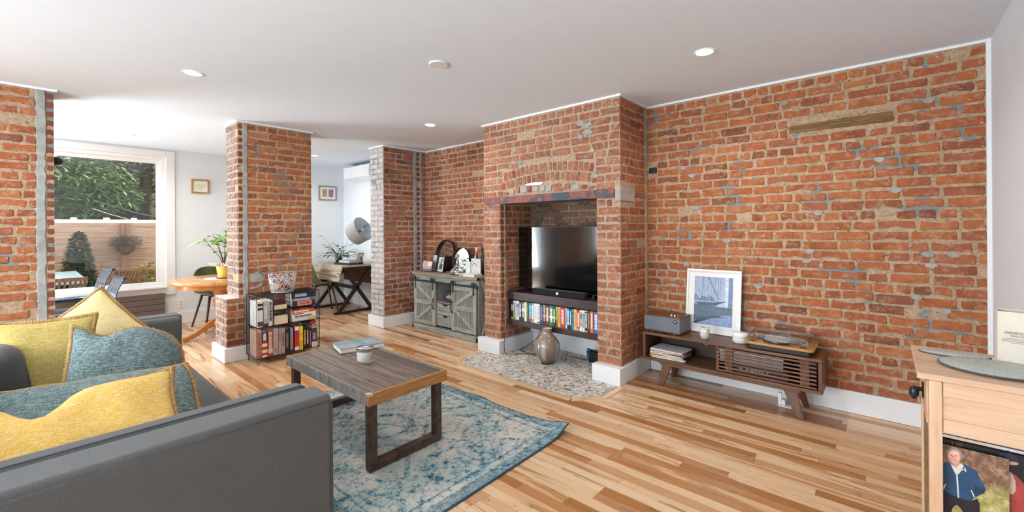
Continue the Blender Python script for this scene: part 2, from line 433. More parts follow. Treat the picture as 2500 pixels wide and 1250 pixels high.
# casing round the window, baseboards, trims
def trim(n, b, bevel=.003): return struct(box('trim_%d' % n, trim_paint, None, b, bevel))
a0, a1, z0, z1 = WO
trim(1, (-7.6, -7.578, a1 + .001, a1 + .10, .44, 2.452)); trim(2, (-7.6, -7.578, a0, a1, z1, 2.452)); trim(3, (-7.6, -7.572, a0 - .1, a1, z0 - .10, z0 - .013)); trim(4, (-7.6, -7.578, a0 - .1, a0 - .001, z0 + .013, 2.452))
trim(5, (-7.60, -7.545, a0 - .12, a1, z0 - .012, z0 + .012))
def baseb(side, b): return struct(box('baseboard_' + side, trim_paint, None, b, .004))
baseb('window', (-7.6, -7.583, -.7, 3.905, 0, .17)); baseb('office', (-7.583, -5.45, 3.888, 3.905, 0, .17))
baseb('right', (.474, .49, -3.6, 3.885, 0, .155)); baseb('back', (-1.676, .474, 3.885, 3.905, 0, .155))
baseb('alcove', (-5.10, -3.385, 3.885, 3.905, 0, .146))
baseb('wing_front', (-5.47, -5.083, 3.16, 3.2, 0, .146)); baseb('wing_side', (-5.12, -5.083, 3.2, 3.885, 0, .146))
baseb('column_front', (-5.43, -4.985, 1.303, 1.335, 0, .142)); baseb('column_side', (-5.03, -4.985, 1.335, 2.23, 0, .142))
baseb('pier', (-5.04, -4.99, -.95, .18, 0, .142))
baseb('chimney_west', (-3.385, -3.062, 3.275, 3.35, 0, .146)); baseb('chimney_east', (-1.948, -1.678, 3.275, 3.35, 0, .146))
baseb('chimney_side', (-1.705, -1.678, 3.35, 3.885, 0, .146)); baseb('niche_side', (-3.105, -3.062, 3.35, 3.852, 0, .15)); baseb('niche', (-3.105, -1.93, 3.852, 3.87, 0, .27))

wb = struct(box('wall_back', mortar_main, None, (-1.74, .472, 3.905, 4.05, -.02, CH)))
PLANK = (-.56, .052)
bricks(wb, (-1.705, 3.905, 0), X_, -Y_, 2.177, .155, 2.462, brick_main, 3, holes=[(-.57 + 1.705, .062 + 1.705, 2.045, 2.125), (-1.68 + 1.705, -1.60 + 1.705, 1.845, 1.905)])
wood_old = wood('weathered_plank', ['#7d6035', '#8f6f3f', '#6a5130', '#a07f4c'], 'x', .85, 1.5, .5, bump=.4)
MB().prism([(-.30, -.026), (.302, -.033), (.296, .036), (-.298, .028)], (-.256, 3.905, 2.085), X_, Z_, .012).build('nailing_block', wood_old, wb, bevel=.003)
MB().obox((-1.645, 3.902, 1.874), (.075, .02, .052)).build('brick', brick_black, wb, bevel=.005)
rp = random.Random(4)
for i in range(26):   # grey repair mortar squeezed between the bricks
    x, z = rp.uniform(-1.6, .4), .18 + rp.randrange(3, 30) * .0722 + .03
    poly = [(math.cos(q * PI / 4) * rp.uniform(.022, .036), math.sin(q * PI / 4) * rp.uniform(.014, .022)) for q in range(8)]
    MB().prism(poly, (x, 3.906, z), X_, Z_, rp.uniform(.0075, .0115)).build('mortar_patch', cement, wb)
struct(box('trim_6', trim_paint, None, (.470, .492, 3.882, 3.906, 0, CH)))

wc = struct(box('wall_chimney', mortar_pink, None, (-3.345, -1.705, 3.35, 3.905, 1.61, CH)))
wc1 = struct(box('wall_chimney_west', mortar_pink, None, (-3.345, -3.105, 3.35, 3.905, -.02, 1.61))); wc2 = struct(box('wall_chimney_east', mortar_pink, None, (-1.93, -1.705, 3.35, 3.905, -.02, 1.61)))
wn = struct(box('wall_niche', mortar_soot, None, (-3.105, -1.93, 3.87, 3.905, -.02, 1.61)))
AX, RI = -2.50, 2.6
def arc_z(x, apex): return apex - RI + math.sqrt(RI * RI - (x - AX) ** 2)
def arch_hole(lo, hi):
    if hi < 1.665 or lo > 1.985: return None
    hw = .565 if lo < 1.93 else math.sqrt(max(0, RI * RI - (max(lo, 1.93) - 1.985 + RI) ** 2))
    return (AX - hw + 3.345, AX + hw + 3.345) if hw > .05 else None
bricks(wc1, (-3.345, 3.35, 0), X_, -Y_, .24, .146, 1.61, brick_pink, 5)
bricks(wc2, (-1.93, 3.35, 0), X_, -Y_, .225, .146, 1.61, brick_pink, 6, holes=[(.15, .3, 1.56, 1.61)])
bricks(wc, (-3.345, 3.35, 0), X_, -Y_, 1.64, 1.675, 2.462, brick_pink, 7, holes=[arch_hole, (1.59, 1.64, 1.6, 1.69)])
ra = random.Random(8)
for apex0, n, off in ((1.795, 20, 0), (1.889, 19, .5)):
    for i in range(n):
        th = (i - (n - 1) / 2) * (.0572 / RI)
        d = Vector((math.sin(th), 0, math.cos(th))); t = Vector((math.cos(th), 0, -math.sin(th)))
        c = Vector((AX, 3.35 - ra.uniform(.002, .008), apex0 - RI)) + d * (RI + .046)
        put_brick(wc, c, t, d, -Y_, .049 * ra.uniform(.92, 1.05), .090 * ra.uniform(.92, 1.03), ra.choice((brick_pink, brick_pink, brick_alcove)), ra, 'V')
INF = [(-3.02, 1.705, .09, .035, brick_pink), (-2.93, 1.715, .075, .055, cement_dark), (-2.85, 1.735, .05, .075, brick_pink), (-2.77, 1.74, .10, .085, cement_dark), (-2.69, 1.733, .04, .07, brick_alcove), (-2.63, 1.779, .22, .030, trim_paint), (-2.62, 1.73, .09, .062, cement_dark), (-2.53, 1.728, .06, .06, mortar_grey), (-2.455, 1.722, .075, .07, cement), (-2.36, 1.745, .12, .04, brick_pink), (-2.34, 1.705, .10, .035, brick_alcove), (-2.24, 1.728, .07, .07, brick_pink), (-2.15, 1.72, .085, .05, cement_dark), (-2.06, 1.712, .07, .045, brick_alcove), (-1.98, 1.703, .06, .035, brick_pink)]
for (x, z, ww, hh, mt) in INF:
    poly = [(sx_ * ww * .5 * ra.uniform(.82, 1.03), sz_ * hh * .5 * ra.uniform(.75, 1.05)) for sx_, sz_ in ((-1, -.9), (-.2, -1), (.6, -.95), (1, -.6), (.95, .7), (.3, 1), (-.5, .9), (-1, .5))]
    MB().prism(poly, (x, 3.352, z), X_, Z_, .013).build('infill_stone', mt, wc, bevel=.003)
for (u, z, r_) in ((-2.09, 2.29, .055), (-2.04, 2.26, .05), (-2.02, 2.20, .06), (-2.10, 2.17, .045), (-2.00, 2.27, .04), (-1.95, 1.80, .05), (-1.97, 2.03, .04), (-2.9, 2.15, .05)):
    poly = [(math.cos(q * PI / 5) * r_ * ra.uniform(.6, 1), math.sin(q * PI / 5) * r_ * .55 * ra.uniform(.6, 1)) for q in range(10)]
    MB().prism(poly, (u, 3.352, z), X_, Z_, ra.uniform(.009, .013)).build('mortar_patch', cement, wc)
bricks(wc, (-1.705, 3.35, 0), Y_, X_, .555, .146, 2.462, brick_main, 9, zones=[(0, .49, 'run'), (.50, .555, 'skip')], alt=(brick_alcove, .35), holes=[(0, .28, 1.55, 1.70)])
strip(wc, (-1.705, 3.35, 0), Y_, X_, .497, .553, 1.95, 2.46, 3, amp=.008); strip(wc, (-1.705, 3.35, 0), Y_, X_, .50, .55, .15, 1.95, 4, mortar_main, .008)
MB().box(-1.752, -1.696, 3.340, 3.622, 1.566, 1.692).build('padstone', cement_dark, wc, bevel=.008)
bricks(wc1, (-3.105, 3.35, 0), Y_, X_, .52, .15, 1.60, brick_alcove, 10, proud=(.002, .005))
strip(wc1, (-3.105, 3.35, 0), Y_, X_, .06, .085, .15, 1.6, 5, mortar_main, .006)
bricks(wn, (-3.105, 3.87, 0), X_, -Y_, 1.175, .27, 1.60, brick_sooty, 12, alt=(brick_dark, .12))
t = NT('painted_steel'); c = t.co('Object')
t.set(color=t.mix(t.step(t.noise(c, 7, 5, .6), .44, .52), '#39424a', t.ramp(t.noise(c, 30, 3), [(.3, '#7a3a34'), (.7, '#94524a')])), rough=.6).bump(t.noise(c, 60, 3), .3, .004)
MB().box(-3.322, -1.752, 3.328, 3.345, 1.606, 1.674).box(-3.322, -1.752, 3.328, 3.50, 1.598, 1.608).build('steel_lintel', t.m, wc, bevel=.003)

wa = struct(box('wall_alcove', mortar_pink, None, (-5.12, -3.345, 3.905, 4.05, -.02, CH)))
bricks(wa, (-5.12, 3.905, 0), X_, -Y_, 1.775, .146, 2.462, brick_alcove, 14, course=.0722, alt=(brick_pink, .35))
ww = struct(box('wall_wing', mortar_grey, None, (-5.45, -5.12, 3.2, 4.05, -.02, CH)))
bricks(ww, (-5.12, 3.2, 0), Y_, X_, .705, .146, 2.462, brick_alcove, 16, zones=[(0, .485, 'run'), (.537, .598, 'dark'), (.635, .705, 'run')], alt=(brick_main, .25))
strip(ww, (-5.12, 3.2, 0), Y_, X_, .49, .535, .15, 2.46, 7); strip(ww, (-5.12, 3.2, 0), Y_, X_, .603, .63, .15, 2.46, 8)
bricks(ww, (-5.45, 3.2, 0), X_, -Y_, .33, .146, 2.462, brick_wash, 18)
wk = struct(MB().box(-5.42, -5.05, 1.45, 2.2, -.02, CH).box(-5.40, -5.03, 1.335, 1.45, -.02, .635).box(-5.05, -5.03, 1.45, 1.49, -.02, .635).build('wall_column', mortar_main))
bricks(wk, (-5.05, 1.45, 0), Y_, X_, .75, .142, 2.462, brick_main, 20, zones=[(0, .044, 'dark'), (.085, .75, 'run')], holes=[(0, .084, 0, .64)])
strip(wk, (-5.05, 1.45, 0), Y_, X_, .048, .085, .645, 2.46, 11); 
bricks(wk, (-5.42, 1.45, 0), X_, -Y_, .37, .64, 2.462, brick_glare, 21)
bricks(wk, (-5.03, 1.335, 0), Y_, X_, .155, .142, .632, brick_alcove, 22, alt=(brick_dark, .4)); bricks(wk, (-5.40, 1.335, 0), X_, -Y_, .37, .142, .632, brick_glare, 23)
MB().box(-5.405, -5.026, 1.331, 1.452, .632, .642).build('ledge_cap', plain('cap_plaster', '#d4d0cc', .6, var=.06), wk, bevel=.004)
strip(wk, (-5.05, 1.45, 0), Y_, X_, .05, .09, .14, .64, 12)
MB().prism([(-.02, -.09), (.08, -.07), (.11, .02), (.05, .10), (-.03, .06)], (-5.05, 1.58, .80), Y_, Z_, .009).build('mortar_patch', cement, wk)
wp = struct(box('wall_pier', mortar_main, None, (-5.43, -5.04, -1.5, .15, -.02, CH)))
bricks(wp, (-5.04, -.9, 0), Y_, X_, 1.05, .142, 2.462, brick_main, 25, zones=[(.1, .955, 'run'), (1.005, 1.05, 'dark')], start=2)
strip(wp, (-5.04, -.9, 0), Y_, X_, .955, 1.003, .15, 2.46, 13, amp=.010)
commit_bricks()
# shadow-line trims where brick meets ceiling
def tr(n, *bs):
    b = MB()
    for q in bs: b.box(*q)
    struct(b.build('trim_%d' % n, trim_paint, bevel=.002))
T0 = 2.462
tr(7, (-1.705, .47, 3.885, 3.905, T0, CH)); tr(8, (-3.36, -1.685, 3.33, 3.35, T0, CH), (-1.705, -1.685, 3.35, 3.885, T0, CH), (-3.365, -3.345, 3.33, 3.905, T0, CH))
tr(9, (-5.1, -3.365, 3.885, 3.905, T0, CH)); tr(10, (-5.47, -5.1, 3.18, 3.2, T0, CH), (-5.12, -5.1, 3.2, 3.885, T0, CH))
tr(11, (-5.44, -5.03, 1.43, 1.45, T0, CH), (-5.05, -5.03, 1.45, 2.22, T0, CH), (-5.44, -5.42, 1.45, 2.2, T0, CH)); tr(12, (-5.04, -5.02, -1.5, .17, T0, CH))

# ---------------------------------------------------------------- floor boards
t = NT('hickory_boards'); p = t.co('Position', (1, 1, 1), 3.0)
rnd = t.n('ShaderNodeObjectInfo').outputs['Random']; isl = t.n('ShaderNodeNewGeometry').outputs['Random Per Island']
rr = t.math('FRACT', t.math('ADD', rnd, isl))
base = t.ramp(rr, [(0, '#e0bd97'), (.14, '#d5ac85'), (.26, '#e4c6a4'), (.40, '#c99c72'), (.50, '#dcb78f'), (.60, '#bb8657'), (.68, '#e2c09a'), (.78, '#d4a97e'), (.86, '#aa7646'), (.92, '#dab389'), (.97, '#8f5f38')], 'CONSTANT')
def mp(sc): return t.n('ShaderNodeMapping', {0: p, 'Scale': sc}).outputs[0]
grain = t.noise(mp((1.6, 30, 30)), 3.2, 5, .65, .8)
heart = t.noise(mp((.55, 6.5, 6.5)), 1.5, 4, .55, 1.3)
base = t.mix(t.math('MULTIPLY', t.step(heart, .55, .60), .68), base, '#a9703c')
base = t.mix(t.math('MULTIPLY', t.step(heart, .67, .71), .65), base, '#744726')
base = t.mix(.45, base, t.ramp(grain, [(.3, (.50, .36, .26, 1)), (.55, (1, 1, 1, 1))]), 'MULTIPLY')
base = t.mix(t.math('MULTIPLY', t.step(t.noise(mp((5, 12, 12)), 2.3, 2), .70, .74), .5), base, '#5a3820')
t.set(color=base, rough=t.ramp(grain, [(.3, (.30, .30, .30, 1)), (.7, (.22, .22, .22, 1))]), spec=.5); t.bump(grain, .05, .002)
oak = t.m
def board_mesh():
    b = MB(); b.box(-.5, .5, -.5, .5, -1, 0); bm = b.bm
    me = bpy.data.meshes.new('floorboard'); bm.to_mesh(me); bm.free(); me.materials.append(oak); return me
bme = board_mesh(); rf = random.Random(21); boards = []; BW = .062
y = .0
for row in range(63):
    yc = 3.885 - BW * (row + .5); x = .474 + rf.uniform(-.9, 0) * 0
    x = .474; first = True
    while x > -7.58:
        L = rf.choice((.5, .7, .9, 1.1, 1.3, 1.6, .8)) * rf.uniform(.85, 1.15)
        if first: L *= rf.uniform(.3, 1); first = False
        e = max(x - L, -7.583)
        boards.append(((x + e) / 2, yc, x - e)); x = e
boards.sort(key=lambda q: (Vector((max(-7, q[0]), q[1], 0)) - CAM).length)
for i, (xc, yc, L) in enumerate(boards[:297]):
    o = bpy.data.objects.new('floorboard', bme); COL.objects.link(o); o.parent = fl_base; o.location = (xc, yc, 0); o.scale = (L - .0012, BW - .0013, .014)
b = MB()
for xc, yc, L in boards[297:]: b.box(xc - L / 2 + .0006, xc + L / 2 - .0006, yc - BW / 2 + .0006, yc + BW / 2 - .0006, -.014, 0)
stuff(b.build('far_floorboards', oak, fl_base))
b = MB(); yy = 3.885 - BW * 63
while yy > -3.58:
    xx = .474
    while xx > -7.58:
        e = max(xx - rf.uniform(.5, 1.4), -7.583); b.box(e + .001, xx - .001, yy - BW + .001, yy - .001, -.014, 0); xx = e
    yy -= BW
stuff(b.build('far_floorboards', oak, fl_base))

# hearth: hexagon mosaic set in the boards
HP = [(-3.30, 3.275), (-3.30, 2.99), (-3.14, 2.82), (-1.86, 2.82), (-1.70, 2.98), (-1.70, 3.275), (-1.948, 3.275), (-1.948, 3.852), (-3.062, 3.852), (-3.062, 3.275)]
b = MB(); b.f([b.v(x, y, .0035) for x, y in HP]); b.f([b.v(x, y, -.01) for x, y in HP])
hearth = struct(b.build('floor_hearth', plain('grout', '#b3aca4', .9, var=.08, scale=60)))
def inside(x, y, P):
    r = False
    for i in range(len(P)):
        x1, y1 = P[i]; x2, y2 = P[i - 1]
        if (y1 > y) != (y2 > y) and x < (x2 - x1) * (y - y1) / (y2 - y1) + x1: r = not r
    return r
t = NT('mosaic_stone'); isl = t.n('ShaderNodeNewGeometry').outputs['Random Per Island']; p = t.co('Position')
col = t.ramp(isl, [(0, '#d9d3cb'), (.2, '#c9c4bd'), (.36, '#e2ded8'), (.52, '#b9b2aa'), (.64, '#cfc3b4'), (.76, '#a79f97'), (.85, '#b8a48c'), (.92, '#8d7a66'), (.97, '#75604c')], 'CONSTANT')
col = t.mix(.4, col, t.ramp(t.noise(p, 2.2, 3), [(.3, (.8, .76, .72, 1)), (.7, (1.05, 1.05, 1.05, 1))]), 'MULTIPLY')
t.set(color=col, rough=.35)
b = MB(); s = .0258; rt = random.Random(3)
for j in range(int(1.1 / (s * .866)) + 1):
    for i in range(int(1.65 / s) + 1):
        x, y = -3.31 + i * s + (j % 2) * s / 2, 2.825 + j * s * .866
        if all(inside(x + dx, y + dy, HP) for dx, dy in ((.011, 0), (-.011, 0), (0, .011), (0, -.011))):
            q = [(x + .0132 * math.cos(PI / 6 + k * PI / 3), y + .0132 * math.sin(PI / 6 + k * PI / 3)) for k in range(6)]
            z = .0055 + rt.uniform(0, .0008)
            A = [b.v(x + (u - x) * .9, y + (v_ - y) * .9, z) for u, v_ in q]; B = [b.v(u, v_, .003) for u, v_ in q]; b.f(A); b.skin(A, B)
stuff(b.build('hexagon_tiles', t.m, hearth))
edge_wood = wood('pale_edge_wood', ['#dcb48a', '#e6c39c', '#d2a578'], 'x', .3, 1.0, .3)
edge_woody = wood('pale_edge_wood_across', ['#dcb48a', '#e6c39c', '#d2a578'], 'y', .3, 1.0, .3)
for (p0, p1) in (((-3.30, 3.275), (-3.30, 2.985)), ((-3.30, 2.985), (-3.14, 2.815)), ((-3.14, 2.815), (-1.86, 2.815)), ((-1.86, 2.815), (-1.695, 2.98)), ((-1.695, 2.98), (-1.695, 3.28))):
    d = Vector((p1[0] - p0[0], p1[1] - p0[1], 0)); nn = Vector((d.y, -d.x, 0)).normalized() * -1
    if nn.dot(Vector(((p0[0] + p1[0]) / 2 + 2.5, (p0[1] + p1[1]) / 2 - 3.3, 0))) < 0: nn = -nn
    a, c2 = Vector((*p0, 0)), Vector((*p1, 0)); u = d.normalized() * .012
    q = [a, c2, c2 + nn * .055 + u, a + nn * .055 - u]; b = MB(); A = [b.v(v_.x, v_.y, .0045) for v_ in q]; B = [b.v(v_.x, v_.y, -.005) for v_ in q]; b.f(A); b.skin(A, B)
    b.build('border_strip', edge_wood if abs(d.x) > abs(d.y) else edge_woody, hearth)

# ---------------------------------------------------------------- ceiling lights and detector
lens = NT('lamp_lens'); lens.set(color='#ffffff', emit=(1, .97, .92, 1), estr=9.0)
def can(x, y, label, visible=True, e=11):
    th = thing('ceiling_light', label, 'light', (x, y, CH), group='recessed ceiling lights')
    MB().lathe([(.062, -.006), (.058, -.0065), (.050, -.002)], n=28, capb=False, capt=False).lathe([(.062, -.006), (.063, -.0005)], n=28, capb=False, capt=False).build('trim_ring', white_gloss, th, smooth=True)
    MB().cyl((0, 0, -.0035), (0, 0, -.0015), .051, n=28).build('lens', lens.m, th)
    l = light('AREA', 'can_light', (x, y, CH - .012), e, (1, .95, .89), .1, shape='DISK'); l.data.spread = R(150)
can(-3.765, .80, 'round recessed ceiling light over the sofa and coffee table')
can(-6.73, .80, 'round recessed ceiling light in front of the garden window')
can(-6.60, 2.93, 'round recessed ceiling light half hidden behind the brick column, near the desk')
can(-3.75, 2.93, 'round recessed ceiling light between brick column and chimney breast')
can(-.88, 2.92, 'round recessed ceiling light in front of the long brick wall, largest in view')
for x in (-.88, -3.76, -6.7): 
    l = light('AREA', 'can_light', (x, -1.33, CH - .012), 11, (1, .95, .89), .1, shape='DISK'); l.data.spread = R(150)
th = thing('smoke_detector', 'flat round white smoke detector disc on the ceiling', 'detector', (-2.318, 1.885, CH))
MB().lathe([(.062, -.010), (.066, -.006), (.066, 0)], n=30).build('cover', trim_paint, th, smooth=True, bevel=.002)
for x in (-.03, .03): MB().cyl((x, 0, -.012), (x, 0, -.009), .004, n=8).build('screw', plain('screw_grey', '#b9b9b9', .4), th)
# ---------------------------------------------------------------- rug
t = NT('distressed_rug'); c = t.co('Object'); sx = t.n('ShaderNodeSeparateXYZ', {0: c})
nz = t.n('ShaderNodeTexNoise', {'Vector': c, 'Scale': 9, 'Detail': 4}).outputs[1]
cd = t.n('ShaderNodeVectorMath', {0: c, 1: t.n('ShaderNodeVectorMath', {0: nz, 'Scale': .07}, operation='SCALE').outputs[0]}, operation='ADD').outputs[0]
s2 = t.n('ShaderNodeSeparateXYZ', {0: cd}); X, Y = s2.outputs[0], s2.outputs[1]
def tri(v, per):  # distance to the centre of each repeat
    return t.math('ABSOLUTE', t.math('SUBTRACT', t.math('FRACT', t.math('ADD', t.math('DIVIDE', v, per), .5)), .5))
u, v = tri(X, .70), tri(Y, .56)
um, vm = t.math('MULTIPLY', u, .70), t.math('MULTIPLY', v, .56)
rad = t.math('SQRT', t.math('ADD', t.math('MULTIPLY', um, um), t.math('MULTIPLY', vm, vm)))
def ringf(r0, w_): return t.math('SUBTRACT', 1.0, t.math('DIVIDE', t.math('ABSOLUTE', t.math('SUBTRACT', rad, r0)), w_), True)
dia = t.math('SUBTRACT', 1.0, t.math('DIVIDE', t.math('ABSOLUTE', t.math('SUBTRACT', t.math('ADD', u, v), .60)), .05), True)
wear = t.noise(c, 3.2, 5, .65); fine = t.noise(c, 46, 8, .8); mid = t.noise(c, 15, 6, .75); blot = t.noise(c, 6.5, 4, .6)
mask = t.step(blot, .40, .58)
fil = t.math('MULTIPLY', t.math('SINE', t.math('MULTIPLY', X, 70)), t.math('SINE', t.math('MULTIPLY', Y, 62)))
pat = t.math('MULTIPLY', mask, t.math('ADD', t.math('MULTIPLY', ringf(.165, .035), 1.0), t.math('ADD', t.math('MULTIPLY', ringf(.06, .03), .5), t.math('MULTIPLY', dia, .6))))
val = t.math('SUBTRACT', t.math('ADD', t.math('MULTIPLY', wear, .35), t.math('ADD', t.math('MULTIPLY', fine, 1.0), t.math('ADD', t.math('MULTIPLY', mid, .50), t.math('MULTIPLY', fil, .02)))), t.math('MULTIPLY', pat, .15))
field = t.ramp(val, [(.70, '#2a475a'), (.79, '#4e707f'), (.855, '#8ba0a6'), (.91, '#b9bab4'), (1.0, '#cdc6ba')])
tint = t.noise(c, 2.1, 2)
field = t.mix(t.math('MULTIPLY', t.step(tint, .45, .62), .35), field, '#6aa3a8', 'OVERLAY')
ex = t.math('MAXIMUM', t.math('ABSOLUTE', t.math('DIVIDE', sx.outputs[0], .94)), t.math('SUBTRACT', t.math('ABSOLUTE', t.math('DIVIDE', sx.outputs[1], .705)), 0))
dist = t.math('MINIMUM', t.math('SUBTRACT', .94, t.math('ABSOLUTE', sx.outputs[0])), t.math('SUBTRACT', .705, t.math('ABSOLUTE', sx.outputs[1])))
band = t.math('MAXIMUM', t.math('LESS_THAN', dist, .07), t.math('MULTIPLY', t.math('LESS_THAN', dist, .125), t.math('GREATER_THAN', dist, .112)))
bf = t.ramp(t.math('ADD', t.math('MULTIPLY', fine, .8), t.math('MULTIPLY', mid, .4)), [(.50, '#1c4258'), (.60, '#3a6d80'), (.72, '#87a9b0')])
col = t.mix(t.math('MULTIPLY', band, .62), field, bf)
t.set(color=col, rough=.95, spec=.1); t.bump(fine, .35, .006); rug_m = t.m
rug = thing('area_rug', 'blue and cream distressed rug under the coffee table with one curled corner', 'rug', (-2.51, 1.635, 0))
b = MB(); nx, ny = 64, 48; G = []
def rug_z(x, y):
    z = .010
    d = math.hypot(.94 - x, .705 - y)
    z += .045 * math.exp(-(d / .10) ** 2) + .012 * math.exp(-((y - .705) / .05) ** 2) * max(0, math.sin(x * 9 + .7)) * (x > -.1)
    return z
for i in range(nx + 1):
    G.append([b.v(-.94 + 1.88 * i / nx, -.705 + 1.41 * j / ny, rug_z(-.94 + 1.88 * i / nx, -.705 + 1.41 * j / ny)) for j in range(ny + 1)])
for i in range(nx):
    for j in range(ny): b.f([G[i][j], G[i + 1][j], G[i + 1][j + 1], G[i][j + 1]])
b.build('pile', rug_m, rug, smooth=True)
per = [(-.94 + 1.88 * i / 60, -.705) for i in range(60)] + [(.94, -.705 + 1.41 * i / 50) for i in range(50)] + [(.94 - 1.88 * i / 60, .705) for i in range(60)] + [(-.94, .705 - 1.41 * i / 50) for i in range(50)]
MB().tube([(x, y, rug_z(x, y) - .004) for x, y in per], .0058, 6, True).build('bound_edge', plain('rug_binding', '#2f4f5f', .95, bump=.4), rug, smooth=True)

# ---------------------------------------------------------------- coffee table
ct_top = wood('reclaimed_top', ['#3a322d', '#63564c', '#7d6e62', '#4d4139', '#94806e'], 'x', .42, .7, .7, 6.0, .4, pv=.28)
ct_end = wood('reclaimed_end', ['#5a3f26', '#9b6c3c', '#b88449', '#6b4a2a'], 'y', .55, .8, .55, 2.0, .5)
ct_side = wood('reclaimed_side', ['#57534f', '#7a7570', '#98928b', '#4c4743'], 'z', .6, 2.4, .8, 2.0, .6)
ct_leg = plain('rusty_tube_steel', '#54443b', .5, .5, var=.22, scale=30, bump=.25, bscale=90)
ct = thing('coffee_table', 'low reclaimed plank coffee table on rusty steel frame legs standing on the rug', 'table', (-2.625, 1.47, .016))
for i in range(5):
    w_ = (.53 - .04) / 5; y = -.245 + w_ * (i + .5)
    box('plank', ct_top, ct, (-.528, .528, y - w_ / 2 + .0016, y + w_ / 2 - .0016, .395, .436 + (i % 2) * .0015), .003, 2)
box('apron_board', ct_side, ct, (-.535, .535, -.270, -.2455, .372, .437), .003); box('apron_board', ct_side, ct, (-.535, .535, .2455, .270, .372, .437), .003)
box('end_board', ct_end, ct, (.5285, .548, -.271, .271, .370, .438), .004); box('end_board', ct_end, ct, (-.548, -.5285, -.271, .271, .370, .438), .004)
box('corner_plate', plain('bright_nailed_corner', '#b9b0a4', .4, .2, var=.2, scale=40), ct, (.515, .5495, -.2725, -.245, .425, .4392), .002)
for sx_ in (-1, 1):
    x = sx_ * .495; b = MB()
    for y in (-.225, .225): b.box(x - .024, x + .024, y - .024, y + .024, .0, .372)
    b.box(x - .024, x + .024, -.201, .201, 0, .048)
    b.box(x - .0235, x + .0235, -.2, .2, .36, .3715)
    b.build('frame_leg', ct_leg, ct, bevel=.004)

# ---------------------------------------------------------------- book helper
MARK_RND = random.Random(77)
def book(label, w_, h, d, cover, loc, mode='stand', group=None, pages=None, bands=(), title=None, tcol='#eeeeee', rz=0, face='-y', lean=0, tsize=.6, marks=None, cat='book', rough=.45):
    """w_ thickness, h height, d depth. stand: spine faces local -y, lies along z. flat: spine faces -y, thickness along z, h along x."""
    root = thing('book', label, cat, loc, rz, group)
    if lean: root.rotation_euler = (0, lean, rz)
    cm = plain('cover_' + cover.lstrip('#'), cover, rough, var=.04)
    t_ = .0022
    def bb(nm, m, u0, u1, v0, v1, y0, y1, bv=0):
        b = (u0, u1, y0, y1, v0, v1) if mode == 'stand' else (v0, v1, y0, y1, u0, u1)
        return box(nm, m, root, b, bv, 1)
    b = MB()
    for (u0, u1, y0, y1) in ((-w_ / 2, -w_ / 2 + t_, 0, d), (w_ / 2 - t_, w_ / 2, 0, d), (-w_ / 2, w_ / 2, -.001, t_)):
        if mode == 'stand': b.box(u0, u1, y0, y1, 0, h)
        else: b.box(-h / 2, h / 2, y0, y1, u0 + w_ / 2, u1 + w_ / 2)
    b.build('cover', cm, root)
    if mode == 'stand': box('pages', paper, root, (-w_ / 2 + t_, w_ / 2 - t_, t_, d - .004, .003, h - .004))
    else: box('pages', paper, root, (-h / 2 + .003, h / 2 - .003, t_, d - .004, t_, w_ - t_))
    for (q0, q1, col) in bands:
        m = plain('band_' + col.lstrip('#'), col, .5, var=.03)
        if mode == 'stand': box('spine_band', m, root, (-w_ / 2 + .0003, w_ / 2 - .0003, -.0018, -.0009, h * q0, h * q1))
        else: box('spine_band', m, root, (h * (q0 - .5), h * (q1 - .5), -.0018, -.0009, .0004, w_ - .0004))
    if title:
        m = plain('ink_' + tcol.lstrip('#'), tcol, .6, var=0)
        for (s, q, k) in (title if isinstance(title, list) else [(title, .5, tsize)]):
            if mode == 'stand': text(s, root, (0, -.0021, h * q), (0, 0, -1), (1, 0, 0), w_ * k, m)
            else: text(s, root, (h * (q - .5), -.0021, w_ / 2), (1, 0, 0), (0, 0, 1), w_ * k, m)
    if marks:   # lines of print too small to read
        q0, q1, col = marks; m = plain('ink_' + col.lstrip('#'), col, .6, var=0); b = MB(); q = q0
        while q < q1:
            L = MARK_RND.uniform(.012, .05); k = MARK_RND.uniform(.22, .34)
            if mode == 'stand': b.box(-w_ * k, w_ * k, -.0021, -.0012, h * q, h * min(q + L, q1))
            else: b.box(h * (q - .5), h * (min(q + L, q1) - .5), -.0021, -.0012, w_ * (.5 - k), w_ * (.5 + k))
            q += L + MARK_RND.uniform(.006, .02)
        stuff(b.build('fine_print', m, root))
    return root
CTZ = .016 + .4385
bt = thing('book', 'hardback with a blue-green printed cover lying on the coffee table', 'book', (-2.985, 1.645, CTZ), R(-13))
t = NT('printed_cover'); c = t.co('Object')
t.set(color=t.mix(.5, t.ramp(t.noise(c, 14, 5, .7), [(.3, '#2c4a50'), (.48, '#5f8088'), (.6, '#8fa7aa'), (.75, '#c9cfcb')]), t.ramp(t.noise(c, 9, 3), [(.35, '#5a8a86'), (.55, '#8a8f98'), (.7, '#a87f80')])), rough=.35)
b = MB(); b.box(-.115, .115, -.16, .16, .030, .0325).box(-.115, .115, -.16, .16, 0, .0022).box(-.1165, -.113, -.16, .16, 0, .0325); b.build('cover', t.m, bt, bevel=.0006, seg=1)
box('pages', paper, bt, (-.113, .110, -.155, .155, .0022, .030))
